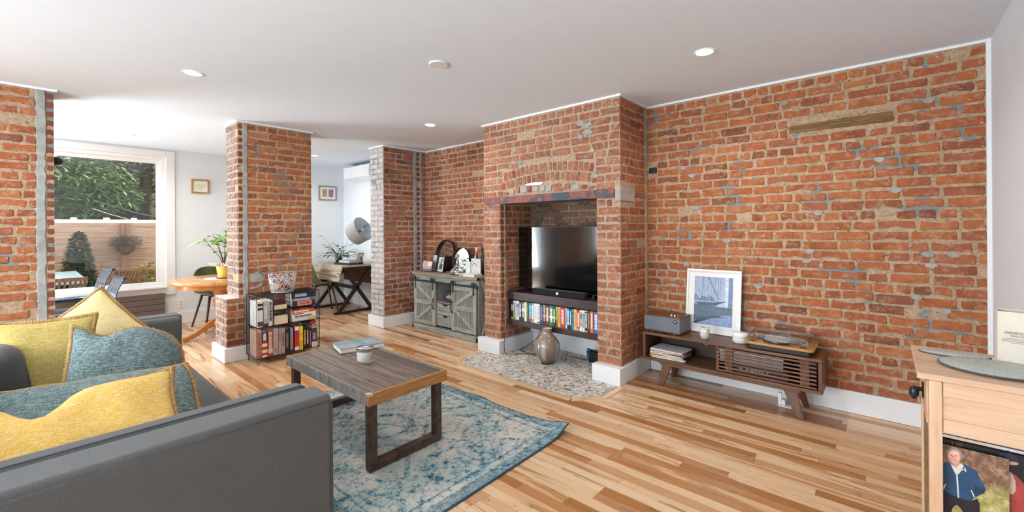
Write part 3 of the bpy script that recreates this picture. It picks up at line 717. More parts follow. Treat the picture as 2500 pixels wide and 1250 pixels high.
# two-wick candle in an oval glass jar with a mirrored lid
cj = thing('candle_jar', 'oval glass jar of white candle wax with a mirrored metal lid on the coffee table', 'candle', (-2.615, 1.485, CTZ), R(40))
sxx, syy = 1.0, .72
MB().lathe([(.052, 0), (.055, .004), (.055, .085)], n=36, sx=sxx, sy=syy, capt=False).build('glass', jar_glass, cj, smooth=True)
MB().lathe([(.051, .010), (.0515, .011), (.0515, .070)], n=36, sx=sxx, sy=syy).build('wax', plain('candle_wax', '#efe9df', .55, var=.02), cj, smooth=True, bevel=.002)
MB().lathe([(.0556, .083), (.058, .084), (.058, .098), (.056, .101), (.02, .1025)], n=36, sx=sxx, sy=syy).build('lid', chrome, cj, smooth=True)
for x in (-.018, .018): MB().cyl((x, 0, .069), (x, 0, .078), .0012, n=6).build('wick', black_plastic, cj)

# ---------------------------------------------------------------- sofa
def fabric(name, c1, c2, scale=420, rough=.95, mott=.12):
    if name in MATS: return MATS[name]
    t = NT(name); c = t.co('Object')
    n = t.noise(c, scale, 2, .6); m = t.noise(c, 7, 3)
    col = t.mix(mott, t.ramp(n, [(.3, c1), (.7, c2)]), t.ramp(m, [(.3, (.55, .55, .55, 1)), (.7, (1.3, 1.3, 1.3, 1))]), 'MULTIPLY')
    t.set(color=col, rough=rough, spec=.15, sheen=.15); t.bump(n, .25, .002); MATS[name] = t.m; return t.m
sofa_m = fabric('grey_upholstery', '#4d4d4d', '#646463'); pipe_m = fabric('grey_piping', '#3f4244', '#4d5052')
sf = thing('sofa', 'charcoal grey upholstered sofa with tall flat arms seen from its near end', 'sofa', (-3.08, .28, 0))
def loc(b): return (b[0] + 3.08, b[1] + 3.08, b[2] - .28, b[3] - .28, b[4], b[5])
AZ = .642
for (xo, xi, xp, nm) in ((-1.77, -1.945, -2.06, 'arm'), (-4.585, -4.41, -4.30, 'arm')):
    lo, hi = min(xo, xi), max(xo, xi)
    arm = box(nm, sofa_m, sf, loc((lo, hi, -.36, .855, .12, AZ)), .022, 4)
    lo2, hi2 = min(xi, xp) + (.010 if xo < xi else 0), max(xi, xp) - (.010 if xo > xi else 0)
    box('arm_pad', sofa_m, sf, loc((lo2, hi2, -.30, .835, .14, AZ - .002)), .034, 5)
    s_ = 1 if xo > xi else -1
    xx = xo + 3.08 - s_ * .004
    pts = [(xx, -.62, AZ - .026)] + [(xx, .575 - .018 - .0, AZ - .026)] + [(xx, .575 - .008, AZ - .034), (xx, .575 - .004, AZ - .05), (xx, .575 - .004, .13)]
    MB().tube(pts, .0055, 8).build('piping', pipe_m, arm, smooth=True)
    xs = (xi + xp) / 2 + 3.08 + s_ * .03
    MB().tube([(xs, -.55, AZ - .002), (xs, .53, AZ - .002), (xs, .546, AZ - .012)], .0022, 6).build('seam', pipe_m, arm, smooth=True)
box('base_rail', sofa_m, sf, loc((-4.30, -2.06, -.30, .70, .13, .26)), .012, 2)
b = MB(); nx, ny = 40, 14
def seat_top(u, v): return .435 + .012 * math.sin(PI * u) * math.sin(PI * v)
sc_ = box('seat_cushion', sofa_m, sf, loc((-4.296, -2.064, -.12, .735, .262, .44)), .045, 5)
MB().tube([(-1.16, .4515, .405), (.96, .4515, .405)], .004, 6).build('piping', pipe_m, sc_, smooth=True)
box('back_frame', sofa_m, sf, loc((-4.42, -1.94, -.40, -.27, .12, .70)), .03, 4)
for i in range(2):
    x0 = -4.29 + i * 1.117
    bc = box('back_cushion', sofa_m, sf, loc((x0, x0 + 1.108, -.24, .035, .435, .87)), .085, 7)
    bc.rotation_euler = (R(15), 0, 0); bc.location = (0, (.15, -.01)[i], .02)
for x in (-4.50, -1.86):
    for y in (-.30, .78):
        MB().cyl((x + 3.08, y - .28, 0), (x + 3.08, y - .28, .125), .018, .024, 12).build('leg', wood('dark_leg', ['#2b211b', '#3a2d24'], 'z'), sf)

# ---------------------------------------------------------------- throw cushions
def slub(name, base, hi, lo, thread=.5, along='x', stripe=(42, 300)):
    t = NT(name); c = t.co('Object', rnd=1.0)
    a = (stripe[0], stripe[1], 60) if along == 'x' else (stripe[1], stripe[0], 60)
    m1 = t.n('ShaderNodeMapping', {0: c, 'Scale': a}).outputs[0]; m2 = t.n('ShaderNodeMapping', {0: c, 'Scale': (a[1], a[0], 60)}).outputs[0]
    n1 = t.noise(m1, 1.0, 3, .6); n2 = t.noise(m2, 1.0, 3, .6)
    col = t.ramp(t.noise(c, 260, 2), [(.3, lo), (.65, base)])
    col = t.mix(t.math('MULTIPLY', t.step(n1, .46, .70), thread), col, hi)
    col = t.mix(t.math('MULTIPLY', t.step(n2, .48, .72), thread * .6), col, hi)
    t.set(color=col, rough=.95, spec=.1, sheen=.1); t.bump(t.math('ADD', n1, n2), .35, .003); MATS[name] = t.m; return t.m
yel = slub('yellow_slub', '#e3b652', '#f1e1b8', '#d0a03a', .6)
pale_yel = slub('pale_yellow_slub', '#decb90', '#f1e8cb', '#cfb670', .5, 'y')
olive = slub('olive_yellow_slub', '#b59c52', '#d9c996', '#9a8645', .5)
teal = slub('teal_slub', '#566b6b', '#b4c0bc', '#3e5355', .65)
jute = plain('jute_braid', '#a5814f', .95, var=.22, scale=120, bump=.6, bscale=220)
jute2 = plain('jute_whipstitch', '#c09d6a', .95, var=.2, scale=120)
def pillow(label, mat, loc, rot, w_=.50, h=.50, th=.16, seed=1, dent=0, tab=None, sag=(0, 0), dip=(0, 0, .1), rnd_c=0):
    root = thing('throw_cushion', label, 'cushion', loc, 0, 'throw cushions on the sofa'); root.rotation_euler = rot
    rnd = random.Random(seed); n = 28; sd = rnd.uniform(0, 50)
    def edge(u, v):   # u, v in -1..1 ; corners stay, sides pull in
        k = .07
        x = u * w_ / 2 * (1 - k * (1 - v * v) * 1.0 * abs(u) ** 2); y = v * h / 2 * (1 - k * (1 - u * u) * abs(v) ** 2)
        if rnd_c and u > 0 and v > 0: x, y = x * math.sqrt(1 - rnd_c * v * v / 2), y * math.sqrt(1 - rnd_c * u * u / 2)
        if v > 0: y -= dip[0] * v * math.exp(-((x - dip[1]) / dip[2]) ** 2)
        return x, y
    def warp(x, y):
        z = sag[0] * (math.cos(PI * x / w_) - .5) + sag[1] * (y / h) ** 2 + .012 * noise.noise(Vector((x * 5 + sd, y * 5, sd)))
        return z
    b = MB(); fr, bk = [], []
    for i in range(n + 1):
        r1, r2 = [], []
        for j in range(n + 1):
            u, v = -1 + 2 * i / n, -1 + 2 * j / n
            u, v = math.sin(u * PI / 2), math.sin(v * PI / 2)
            x, y = edge(u, v); p = max(0, (1 - u ** 2) * (1 - v ** 2)) ** .42
            wr = noise.noise(Vector((x * 9 + sd, y * 9, 3))) * .010 + noise.noise(Vector((x * 3.5, y * 3.5 + sd, 8))) * .022
            if dent: wr -= dent * math.exp(-((x / (.16 * w_)) ** 2)) * max(0, v) ** 1.0
            z = th / 2 * p + wr * min(1, p * 1.6); w0 = warp(x, y)
            e = i in (0, n) or j in (0, n)
            r1.append(b.v(x, y, w0 + (0 if e else z))); r2.append(r1[-1] if e else b.v(x, y, w0 - th / 2 * p))
        fr.append(r1); bk.append(r2)
    for i in range(n):
        for j in range(n):
            b.f([fr[i][j], fr[i + 1][j], fr[i + 1][j + 1], fr[i][j + 1]]); b.f([bk[i][j], bk[i][j + 1], bk[i + 1][j + 1], bk[i + 1][j]])
    b.build('cover', mat, root, smooth=True)
    per = [(-1 + 2 * i / 24, -1) for i in range(24)] + [(1, -1 + 2 * i / 24) for i in range(24)] + [(1 - 2 * i / 24, 1) for i in range(24)] + [(-1, 1 - 2 * i / 24) for i in range(24)]
    P = []
    for u, v in per:
        u, v = math.sin(u * PI / 2), math.sin(v * PI / 2); x, y = edge(u, v); P.append(Vector((x * 1.02, y * 1.02, warp(x, y) + .004 * math.sin(40 * (x + y)))))
    fl = MB(); m = len(P); inn, out = [], []
    tb = MB().tube(P, .0105, 7, True); tb.build('braided_edge', jute, root, smooth=True)
    sb = MB(); step = 3
    D = []
    for i in range(m):
        a, c2 = P[i], P[(i + 1) % m]; L = max(1, int((c2 - a).length / .0095))
        D += [a.lerp(c2, k / L) for k in range(L)]
    for i in range(0, len(D)):
        p = D[i]; d = (D[(i + 1) % len(D)] - D[i - 1]).normalized(); o = Vector((p.x, p.y, 0)).normalized(); nn = Vector((0, 0, 1))
        q0 = p + d * .004; 
        sb.tube([p - o * .008 + nn * .0115 - d * .003, p + o * .0125 + d * .002 + nn * .002, p - o * .005 - nn * .0115 + d * .005], .0022, 4)
    stuff(sb.build('whipstitching', jute2, root, smooth=True))
    if tab:
        MB().bar(tab, (tab[0] + .006, tab[1] + .030, tab[2] + .008), .006, .003).build('zip_pull', plain('zip_pull_cream', '#ecd9a0', .6), root)
    return root
def frame_rot(xa, ya):   # local x and y axes in world
    x = Vector(xa).normalized(); y = Vector(ya); y = (y - x * y.dot(x)).normalized(); z = x.cross(y)
    return Matrix((x, y, z)).transposed().to_euler()
# far yellow one standing on its corner, seen as a peak; olive one on the back; teal; teal; yellow in front
pillow('pale yellow cushion standing on a corner, farthest of the cushions, below the window', pale_yel, (-3.86, .28, .615), frame_rot((.0, .78, .62), (-.22, -.60, .75)), .50, .50, .15, 3)
pillow('olive yellow cushion leaning on the sofa back behind the big teal cushion', olive, (-3.30, .055, .64), frame_rot((.30, .95, .02), (-.35, -.39, .85)), .38, .48, .15, 5)
pillow('plump teal cushion with a folded top edge, in the middle of the cushion pile', teal, (-2.88, .335, .635), frame_rot((.15, .97, -.12), (-.50, -.30, .80)), .46, .47, .22, 9, rnd_c=1.1, dip=(.05, -.12, .06))
pillow('teal cushion mostly hidden behind the mustard yellow one, tan stitched edge showing', teal, (-2.54, .215, .545), frame_rot((.10, .99, .0), (-.80, .02, .50)), .68, .46, .15, 12, rnd_c=.5)
pillow('mustard yellow cushion with a zip, nearest the camera against the near arm', yel, (-2.25, .11, .600), frame_rot((.04, .99, .03), (-.80, -.02, .50)), .62, .40, .16, 15, dent=.0, dip=(.12, -.085, .075), tab=(.14, -.165, .05))
# ---------------------------------------------------------------- niche: floating shelf, television, books
shelf_w = wood('espresso_wood', ['#33231f', '#40302b', '#2a1d1a', '#4a3733'], 'x', .38, .8, .4)
fs = thing('floating_shelf', 'dark espresso two-tier floating shelf spanning the brick niche', 'shelf', (-2.515, 3.66, 0))
box('upper_board', shelf_w, fs, (-.585, .583, -.205, .20, .572, .655), .003)
box('lower_board', shelf_w, fs, (-.585, .583, -.21, .20, .298, .355), .003)
box('side_panel', shelf_w, fs, (-.587, -.568, -.19, .20, .355, .572)); box('back_panel', shelf_w, fs, (-.568, .583, .185, .20, .355, .572))
tv = thing('television', 'large flat black television standing on the floating shelf in the niche', 'television', (-2.518, 3.63, .655))
scr = plain('tv_screen', '#050506', .10, var=0, spec=.55, coat=.6); frame_m = plain('tv_frame', '#3a3c40', .35, .7, var=.02)
b = MB(); b.box(-.555, .555, -.004, .03, .032, .694); b.build('body', black_plastic, tv, bevel=.004)
b = MB()
for q in ((-.558, .558, -.009, .028, .026, .036), (-.558, .558, -.009, .028, .691, .697), (-.558, -.553, -.009, .028, .03, .694), (.553, .558, -.009, .028, .03, .694)): b.box(*q)
b.build('bezel', frame_m, tv, bevel=.0015, seg=1)
box('screen', scr, tv, (-.553, .553, -.0075, -.004, .036, .691))
for x in (-.42, .40):
    MB().bar((x, -.02, .030), (x + (-.05 if x < 0 else .05), -.13, .007), .022, .010).bar((x, .02, .030), (x + (-.05 if x < 0 else .05), .10, .007), .022, .010).build('stand_foot', frame_m, tv, bevel=.002)
box('logo_plate', plain('pale_blue_logo', '#9fb7d6', .3, .6, var=0), tv, (-.03, .03, -.0115, -.0085, .0275, .0335), .001)  # pale blue metal plate
sb = thing('soundbar', 'long black fabric soundbar on the shelf in front of the television', 'speaker', (-2.46, 3.515, .655))
cl = fabric('black_grille', '#161617', '#242426', 600)
box('body', cl, sb, (-.315, .315, -.034, .034, .003, .060), .010, 3)
box('badge', white_gloss, sb, (-.013, .013, -.0365, -.0345, .017, .043), .001)
text('!', sb, (0, -.0371, .030), X_, Z_, .022, black_plastic)
BX = [-3.059, -3.028, -2.993, -2.95, -2.913, -2.875, -2.842, -2.819, -2.777, -2.745, -2.706, -2.669, -2.632, -2.596, -2.55, -2.504, -2.47, -2.451, -2.415, -2.36, -2.335, -2.309, -2.286, -2.255, -2.225, -2.19, -2.163, -2.137, -2.109, -2.079, -2.047, -2.04, -1.995]
BK = [('#2d3350', 'navy and white book with an orange foot', .97, [(.0, .14, '#e08a3c'), (.45, .8, '#d9dbe0')], '#20232f'), ('#e2dcc8', 'cream book with a small green emblem at its foot', .97, [(.04, .16, '#58a546')], '#6f6a55'),
 ('#dfe1e6', 'white book with a blue flourish', .97, [(.68, .84, '#5c6fa8')], '#8a93a8'), ('#27344f', 'navy book with tall white lettering', .97, [], '#e6e6ea'), ('#3b2f3a', 'black and purple book with a white title block', .97, [(.5, .66, '#e8e6e4'), (.85, .97, '#7c6a70')], '#d7d2d2'),
 ('#e3d9a3', 'pale yellow book', .98, [], '#e3d9a3'), ('#33594f', 'narrow dark green book', .97, [], '#6f8f80'), ('#1d6f8c', 'teal book with a red figure at its foot', .97, [(.05, .24, '#b8382f')], '#b5d3da'), ('#7fb7c0', 'pale turquoise book', .97, [(.1, .2, '#d98f4e')], '#e9f0ef'),
 ('#e7e2d9', 'first of two plain white books', .98, [], '#bdb9b0'), ('#e2ddd4', 'second of two plain white books, with a dark mark at its foot', .98, [(.03, .1, '#5a4a3c')], '#bdb9b0'), ('#33416e', 'navy blue book with fine lettering', .95, [], '#93a0c6'),
 ('#2c2422', 'black travel guide with an orange dot', .96, [(.40, .50, '#e0663a'), (.93, 1, '#b9a27a')], '#dccfae'), ('#7b2320', 'dark red guide with a grey dot', .96, [(.40, .50, '#8a8076'), (.95, 1, '#201a18')], '#e4d8c4'), ('#2f7a5e', 'green guide with white lettering', .96, [(.40, .50, '#d8e2da')], '#e7efe8'),
 ('#23281f', 'black guide with a lime green stripe', .96, [(.40, .50, '#c3d04a')], '#d8e08a'), ('#9fc3a6', 'slim pale green book', .97, [(0, .3, '#5c5138')], '#5c7a62'), ('#e2a23c', 'first of the two amber books', .97, [], '#c07f22'), ('#b5372f', 'wide red book', .97, [], '#e9cfc6'),
 ('#a9c1cf', 'pale blue-grey book', .96, [], '#4e6a80'), ('#1c2530', 'black book with a bright blue top', .96, [(.66, 1, '#2f8ec6')], '#e9ecef'), ('#232a38', 'black book with narrow white lettering', .96, [], '#e4e6ea'), ('#2c86b5', 'bright blue book', .96, [], '#1c5f88'),
 ('#e6b243', 'amber yellow book, second of the two', .97, [], '#c58c22'), ('#cf3a2c', 'bright red book with a grey foot', .93, [(0, .1, '#8fb0c4')], '#f2d6cf'), ('#e6e2d8', 'white book with a teal label', .97, [(.58, .84, '#4da3a5'), (.28, .4, '#d98c3f')], '#6a665e'), ('#dfe2e0', 'white book with blue lettering', .97, [], '#4a6aa5'),
 ('#b9cdb0', 'pale green book with a dark title strip', .97, [(.05, .95, '#2f3a34')], '#dfe6da'), ('#3d2c28', 'dark brown book', .97, [], '#a88f7c'), ('#e4622b', 'bright orange book', .98, [], '#f5d9c4'), ('#9a2f2a', 'very narrow red book', .9, [], '#9a2f2a'), ('#2d62a3', 'blue book beside the right brick pier, last in the row', .98, [], '#dbe6f2')]
for i, (col, lab, hs, bands, mk) in enumerate(BK):
    x0, x1 = BX[i], BX[i + 1]
    book('%s under the television' % lab, x1 - x0 - .0015, .206 * hs, .145, col, ((x0 + x1) / 2, 3.468 + (i * 37 % 5) * .0012, .3555), group='books on the shelf under the television', bands=bands, marks=(.2, .9, mk) if mk != col else None)

# vase, cables, plug, handheld console dock
vs = thing('vase', 'bulbous brown glass vase with pale swirls on the hearth tiles', 'vase', (-2.515, 3.385, .0065))
t = NT('smoked_swirl_glass'); c = t.co('Object'); s_ = t.n('ShaderNodeSeparateXYZ', {0: c})
wv = t.math('SINE', t.math('MULTIPLY', t.math('ARCTAN2', s_.outputs[0], s_.outputs[1]), 5))
k = t.math('MULTIPLY', t.step(wv, .35, .95), t.step(t.math('ABSOLUTE', t.math('SUBTRACT', s_.outputs[2], .14)), .12, .05))
t.set(color=t.mix(t.math('MULTIPLY', k, .75), t.ramp(s_.outputs[2], [(.0, '#2c241c'), (.06, '#7d6a58'), (.3, '#8d7b69')]), '#b5b5b3'), rough=.06, coat=.5)
MB().lathe([(.062, 0), (.066, .006), (.064, .02), (.072, .028), (.112, .085), (.130, .15), (.122, .205), (.088, .255), (.055, .285), (.046, .31), (.047, .333), (.051, .343), (.049, .346), (.044, .340), (.042, .30)], n=44, capt=False).build('body', t.m, vs, smooth=True)
MB().lathe([(.0435, .338), (.041, .29), (.03, .27)], n=32, capb=False).build('inner_lining', plain('milk_glass', '#e4e1dc', .3), vs, smooth=True)
def cable(label, pts, r=.0035, name='cable', cat='cable', par=None, mat=None):
    P = [Vector(p) for p in pts]; out = []
    for i in range(len(P) - 1):
        a, b_, c2, d = P[max(i - 1, 0)], P[i], P[i + 1], P[min(i + 2, len(P) - 1)]
        for q in range(6):
            u = q / 6; out.append(.5 * ((2 * b_) + (c2 - a) * u + (2 * a - 5 * b_ + 4 * c2 - d) * u * u + (3 * b_ - a - 3 * c2 + d) * u ** 3))
    out.append(P[-1])
    o = MB().tube(out, r, 6).build(name, mat or black_plastic, par, smooth=True)
    return tag(o, label, cat) if label else o
cable('black television cable dropping down the left niche pier to the tiles', [(-2.99, 3.62, .70), (-3.05, 3.45, .672), (-3.05, 3.40, .55), (-3.035, 3.36, .30), (-3.04, 3.33, .12), (-3.01, 3.33, .012), (-2.93, 3.42, .010), (-2.80, 3.52, .010), (-2.76, 3.62, .010)])
cable('black lead looping from the plug beneath the shelf to the tiles', [(-2.82, 3.70, .25), (-2.86, 3.66, .14), (-2.96, 3.60, .05), (-3.0, 3.56, .012), (-2.86, 3.50, .011), (-2.74, 3.50, .011)])
cable('black lead running along the tiles to the game console dock', [(-2.45, 3.72, .011), (-2.36, 3.70, .011), (-2.28, 3.70, .011), (-2.22, 3.73, .012), (-2.19, 3.74, .02)])
pb = thing('power_adapter', 'black plug adapter hanging just below the dark shelf', 'adapter', (-2.81, 3.71, .235))
box('body', black_plastic, pb, (-.045, .045, -.03, .03, 0, .045), .006); box('pin_block', white_gloss, pb, (-.06, -.03, -.02, .02, .045, .060), .003)
gd = thing('game_console', 'black handheld game console dock with a blue controller beside the right pier', 'console', (-2.135, 3.70, .0065))
box('dock', black_plastic, gd, (-.085, .085, -.03, .03, 0, .105), .006, 3)
bl = plain('neon_blue_plastic', '#1c86b8', .4, var=.02)
box('controller', bl, gd, (-.121, -.087, -.012, .012, .012, .128), .010, 4); box('screen_top', plain('console_black', '#202329', .3), gd, (-.086, .085, -.010, .010, .105, .122), .003)
MB().cyl((-.104, -.0135, .095), (-.104, -.020, .095), .010, n=16).build('thumbstick', plain('stick_navy', '#123a5c', .5), gd)
for dx, dz in ((-.007, 0), (.007, 0), (0, .007), (0, -.007)): MB().cyl((-.104 + dx, -.0125, .065 + dz), (-.104 + dx, -.0145, .065 + dz), .003, n=8).build('button', plain('stick_navy', '#123a5c'), gd)

# ---------------------------------------------------------------- walnut record console
wal = wood('walnut', ['#4a2c1c', '#62402a', '#7a5234', '#553522'], 'x', .38, .8, .5); walz = wood('walnut_upright', ['#4a2c1c', '#62402a', '#734b30', '#553522'], 'z', .38, .8, .5)
waly = wood('walnut_depth', ['#4a2c1c', '#62402a', '#734b30', '#553522'], 'y', .38, .8, .5); wdark = wood('walnut_inner', ['#2f1c13', '#41281a', '#372116'], 'x', .5)
rc = thing('media_console', 'low walnut media console on splayed legs along the brick wall', 'sideboard', (-.95, 3.69, 0))
x0, x1, y0, y1 = -.63, .63, -.185, .165
box('top_panel', wal, rc, (x0, x1, y0, y1, .420, .44), .003); box('bottom_panel', wal, rc, (x0, x1, y0, y1, .205, .226), .003)
box('side_panel', walz, rc, (x1 - .024, x1 - .0005, y0 + .001, y1, .2265, .4195), .003); box('side_panel', walz, rc, (x0 + .0005, x0 + .022, y0 + .001, y1, .2265, .4195), .003)
box('divider', walz, rc, (-.045, -.026, y0 + .03, y1 - .012, .226, .42)); box('back_panel', wdark, rc, (x0 + .02, x1 - .02, y1 - .012, y1 - .002, .226, .42))
gm = MB().lathe([(.022, 0), (.022, .004), (.016, .005)], n=20).build('cable_grommet', plain('tan_grommet', '#a08660', .5), rc, loc=(-.21, y1 - .013, .345)); gm.rotation_euler = (R(90), 0, 0)
dsl = thing  # slatted sliding door
dn = MB(); dn.box(-.024, -.006, y0 + .010, y0 + .022, .230, .416)
door = MB().box(.02, .075, y0 + .016, y0 + .028, .230, .416).box(.50, .555, y0 + .016, y0 + .028, .230, .416).build('sliding_door', walz, rc, bevel=.002)
for i in range(7):
    z = .2385 + i * .0277
    box('slat', wal, door, (-.022, .598, y0 + .001, y0 + .015, z - .0065, z + .0065), .004, 3)
MB().prism([(-.52, .204), (.50, .204), (.50, .178), (-.42, .178), (-.47, .170)], (0, y0 + .045, 0), X_, Z_, .018).build('front_rail', wal, rc, bevel=.002)
def leg(xt, xb, yt, yb):
    b = MB(); A = [(xt - .045, yt - .012, .205), (xt + .045, yt - .012, .205), (xt + .045, yt + .012, .205), (xt - .045, yt + .012, .205)]; B = [(xb - .018, yb - .012, 0), (xb + .018, yb - .012, 0), (xb + .018, yb + .012, 0), (xb - .018, yb + .012, 0)]
    A, B = [b.v(*p) for p in A], [b.v(*p) for p in B]; b.f(A); b.f(B[::-1]); b.skin(A, B); return b.build('leg', walz, rc, bevel=.003)
leg(-.43, -.485, y0 + .05, y0 + .035); leg(.43, .505, y0 + .05, y0 + .035); leg(-.43, -.485, .10, .125); leg(.43, .505, .10, .125)
box('back_rail', wal, rc, (-.45, .45, .09, .108, .175, .204))
# contents of the console
mg = random.Random(5)
for i, (col, lab) in enumerate([('#e6e6e6', 'white'), ('#2a3550', 'navy'), ('#d9b43c', 'yellow-edged'), ('#3a6a9a', 'blue'), ('#c9c9cc', 'pale grey'), ('#b03040', 'red'), ('#dedede', 'silver white'), ('#8a2230', 'dark red'), ('#26232b', 'black glossy'), ('#e9e9ea', 'white topmost')]):
    m_ = thing('magazine', '%s magazine, %s in the stack inside the console' % (lab, ['lowest', 'second from the bottom', 'third from the bottom', 'fourth from the bottom', 'fifth from the bottom', 'fifth from the top', 'fourth from the top', 'third from the top', 'second from the top', 'uppermost'][i]), 'magazine', (-1.395 + mg.uniform(-.012, .012), 3.645 + mg.uniform(-.01, .01), .2262 + i * .0076), R(mg.uniform(-7, 7)), 'magazines inside the console')
    box('page_block', paper, m_, (-.135, .138, -.098, .10, .0008, .0058)); box('cover', plain('gloss_' + col.lstrip('#'), col, .25, var=.12, scale=30), m_, (-.138, .14, -.10, .101, .0058, .0069)); box('cover', plain('gloss_' + col.lstrip('#'), col, .25), m_, (-.138, .14, -.10, .101, 0, .0009))
gbx = thing('board_game', 'dark red board game box lying behind the console slats', 'game', (-.72, 3.665, .2262))
box('box_lid', plain('game_box', '#4b2420', .5), gbx, (-.20, .20, -.12, .12, .0, .075), .002); box('label_strip', plain('game_strip', '#2b1b18', .5), gbx, (-.19, .19, -.1213, -.1203, .02, .062))
text('SCRABBLE', gbx, (-.02, -.1216, .046), X_, Z_, .046, plain('ink_cream', '#d8c3a6', .6))
gb2 = thing('game_box', 'flat grey box on top of the board game behind the slats', 'box', (-.76, 3.665, .3016))
box('base', plain('grey_card', '#8f8d88', .6), gb2, (-.21, .21, -.125, .125, 0, .07), .002); box('lid', plain('grey_card_lid', '#a19f9a', .6), gb2, (-.212, .212, -.127, .127, .07, .10), .002)
# radio speaker
rs = thing('tabletop_speaker', 'grey cloth tabletop speaker with a walnut top, in the corner on the console', 'speaker', (-1.425, 3.66, .44), R(-3))
clo = fabric('tweed_grille', '#4c525c', '#85898f', 500, mott=.05)
box('grille', clo, rs, (-.157, .157, -.115, .115, .018, .138), .006, 3); box('base_plate', waly, rs, (-.158, .158, -.116, .116, .010, .018), .002); box('wood_top', wal, rs, (-.158, .158, -.116, .116, .1385, .1465), .002)
for x in (-.10, .10):
    for y in (-.08, .08): MB().cyl((x, y, 0), (x, y, .010), .014, n=14).build('foot', plain('grey_rubber', '#8a8784', .6), rs)
for x in (.065, .095): MB().cyl((x, -.06, .1465), (x, -.06, .163), .0095, .008, 16).build('knob', plain('champagne_metal', '#cbbfa6', .25, .9), rs, smooth=False, bevel=.0015)
MB().cyl((.115, -.045, .1465), (.115, -.045, .151), .003, n=8).bar((.108, -.047, .153), (.122, -.043, .153), .004, .004).build('toggle', chrome, rs)
MB().cyl((.118, -.1155, .112), (.118, -.1195, .112), .016, n=28).build('badge', black_plastic, rs, bevel=.001)
text('Klf', rs, (.118, -.1200, .112), X_, Z_, .015, white_gloss)
# leaning picture
pf = thing('framed_print', 'white framed blue print of a suspension bridge leaning on the brick wall', 'picture', (-1.100, 3.800, .441)); pf.rotation_euler = (R(-7), 0, R(-.5))
W, H = .435, .535
wf = plain('white_frame', '#dfe3e2', .4, var=.01); b = MB()
for q in ((-W / 2, W / 2, 0, .016), (-W / 2, W / 2, H - .016, H)): b.box(q[0], q[1], -.018, .006, q[2], q[3])
for q in ((-W / 2, -W / 2 + .016), (W / 2 - .016, W / 2)): b.box(q[0], q[1], -.018, .006, .016, H - .016)
b.build('frame', wf, pf, bevel=.0015)
box('mat_board', plain('mat_board', '#e3e2de', .8, var=.01), pf, (-W / 2 + .012, W / 2 - .012, -.007, .004, .012, H - .012))
pw, ph, px, pz = .305, .405, -.152, .068
def flat(nm, mat, par, poly, y, o=(px, pz)): # flat printed shape on the picture plane (x, z)
    b = MB(); b.f([b.v(o[0] + a, y, o[1] + c) for a, c in poly]); return b.build(nm, mat, par)
t = NT('print_sky'); c = t.co('Object'); s_ = t.n('ShaderNodeSeparateXYZ', {0: c})
t.set(color=t.mix(.25, t.ramp(s_.outputs[2], [(.2, '#a9b8cf'), (.5, '#8fa0bd')]), t.ramp(t.noise(c, 22, 4), [(.3, '#7f92b0'), (.7, '#c3cede')])), rough=.5); sky_p = t.m
P = lambda n, c: plain('print_' + n, c, .5, var=.12, scale=40)
pr = flat('print', sky_p, pf, [(0, 0), (pw, 0), (pw, ph), (0, ph)], -.0074)
flat('print_water', P('water', '#4f6472'), pr, [(0, .0), (pw, .0), (pw, .155), (.2, .16), (0, .17)], -.0077)
flat('print_deck', P('deck', '#7b8fb6'), pr, [(0, 0), (pw, 0), (pw, .10), (.10, .075), (.02, .055), (.0, .02)], -.0079)
flat('print_shadow', P('shadow', '#3d4c5e'), pr, [(0, .0), (.03, .06), (.11, .075), (.19, .088), (.245, .075), (.15, .06), (.09, .035), (.0, .012)], -.0081)
flat('print_tower', P('tower', '#647f9c'), pr, [(.272, .155), (.305, .155), (.305, ph), (.275, ph)], -.0077); flat('print_gap', P('gap', '#c4cedd'), pr, [(.25, .17), (.27, .17), (.27, ph), (.248, ph)], -.0077)
flat('print_boom', P('boom', '#3f5261'), pr, [(.04, .165), (.17, .165), (.25, .205), (.255, .21), (.15, .19), (0, .185)], -.0079)
b = MB(); rk = random.Random(6); xx = 0
while xx < .16: 
    hh = rk.uniform(.02, .06); ww_ = rk.uniform(.008, .02); b.f([b.v(px + a, -.0078, pz + c) for a, c in ((xx, .2), (xx + ww_, .2), (xx + ww_, .2 + hh), (xx, .2 + hh))]); xx += ww_ + .003
stuff(b.build('print_skyline', P('skyline', '#6a7f97'), pr))
b = MB()
def line(a, c, w_=.0012):
    d = Vector((c[0] - a[0], c[1] - a[1])).normalized() * w_; n = (-d.y, d.x)
    b.f([b.v(px + p[0], -.0083, pz + p[1]) for p in ((a[0] + n[0], a[1] + n[1]), (c[0] + n[0], c[1] + n[1]), (c[0] - n[0], c[1] - n[1]), (a[0] - n[0], a[1] - n[1]))])
for a, c in (((.07, ph), (.055, .17)), ((.072, ph), (.085, .17)), ((.115, ph), (.10, .17)), ((.13, ph), (.135, .18)), ((.16, ph), (.15, .2)), ((.17, ph), (.18, .2)), ((.19, ph), (.19, .2)), ((.21, ph), (.205, .21))): line(a, c, .0009)
line((.112, ph), (.20, .22), .0022)
for i in range(9): line((i * .028, ph), (.02 + i * .024, .19), .0004)
for i in range(6): line((0, ph - .03 - i * .03), (.05 + i * .01, .26 - i * .01), .0004)
for i in range(3): line((0, .185 + i * .012), (.2, .18 + i * .012), .0007)
stuff(b.build('print_cables', P('cables', '#34424f'), pr))
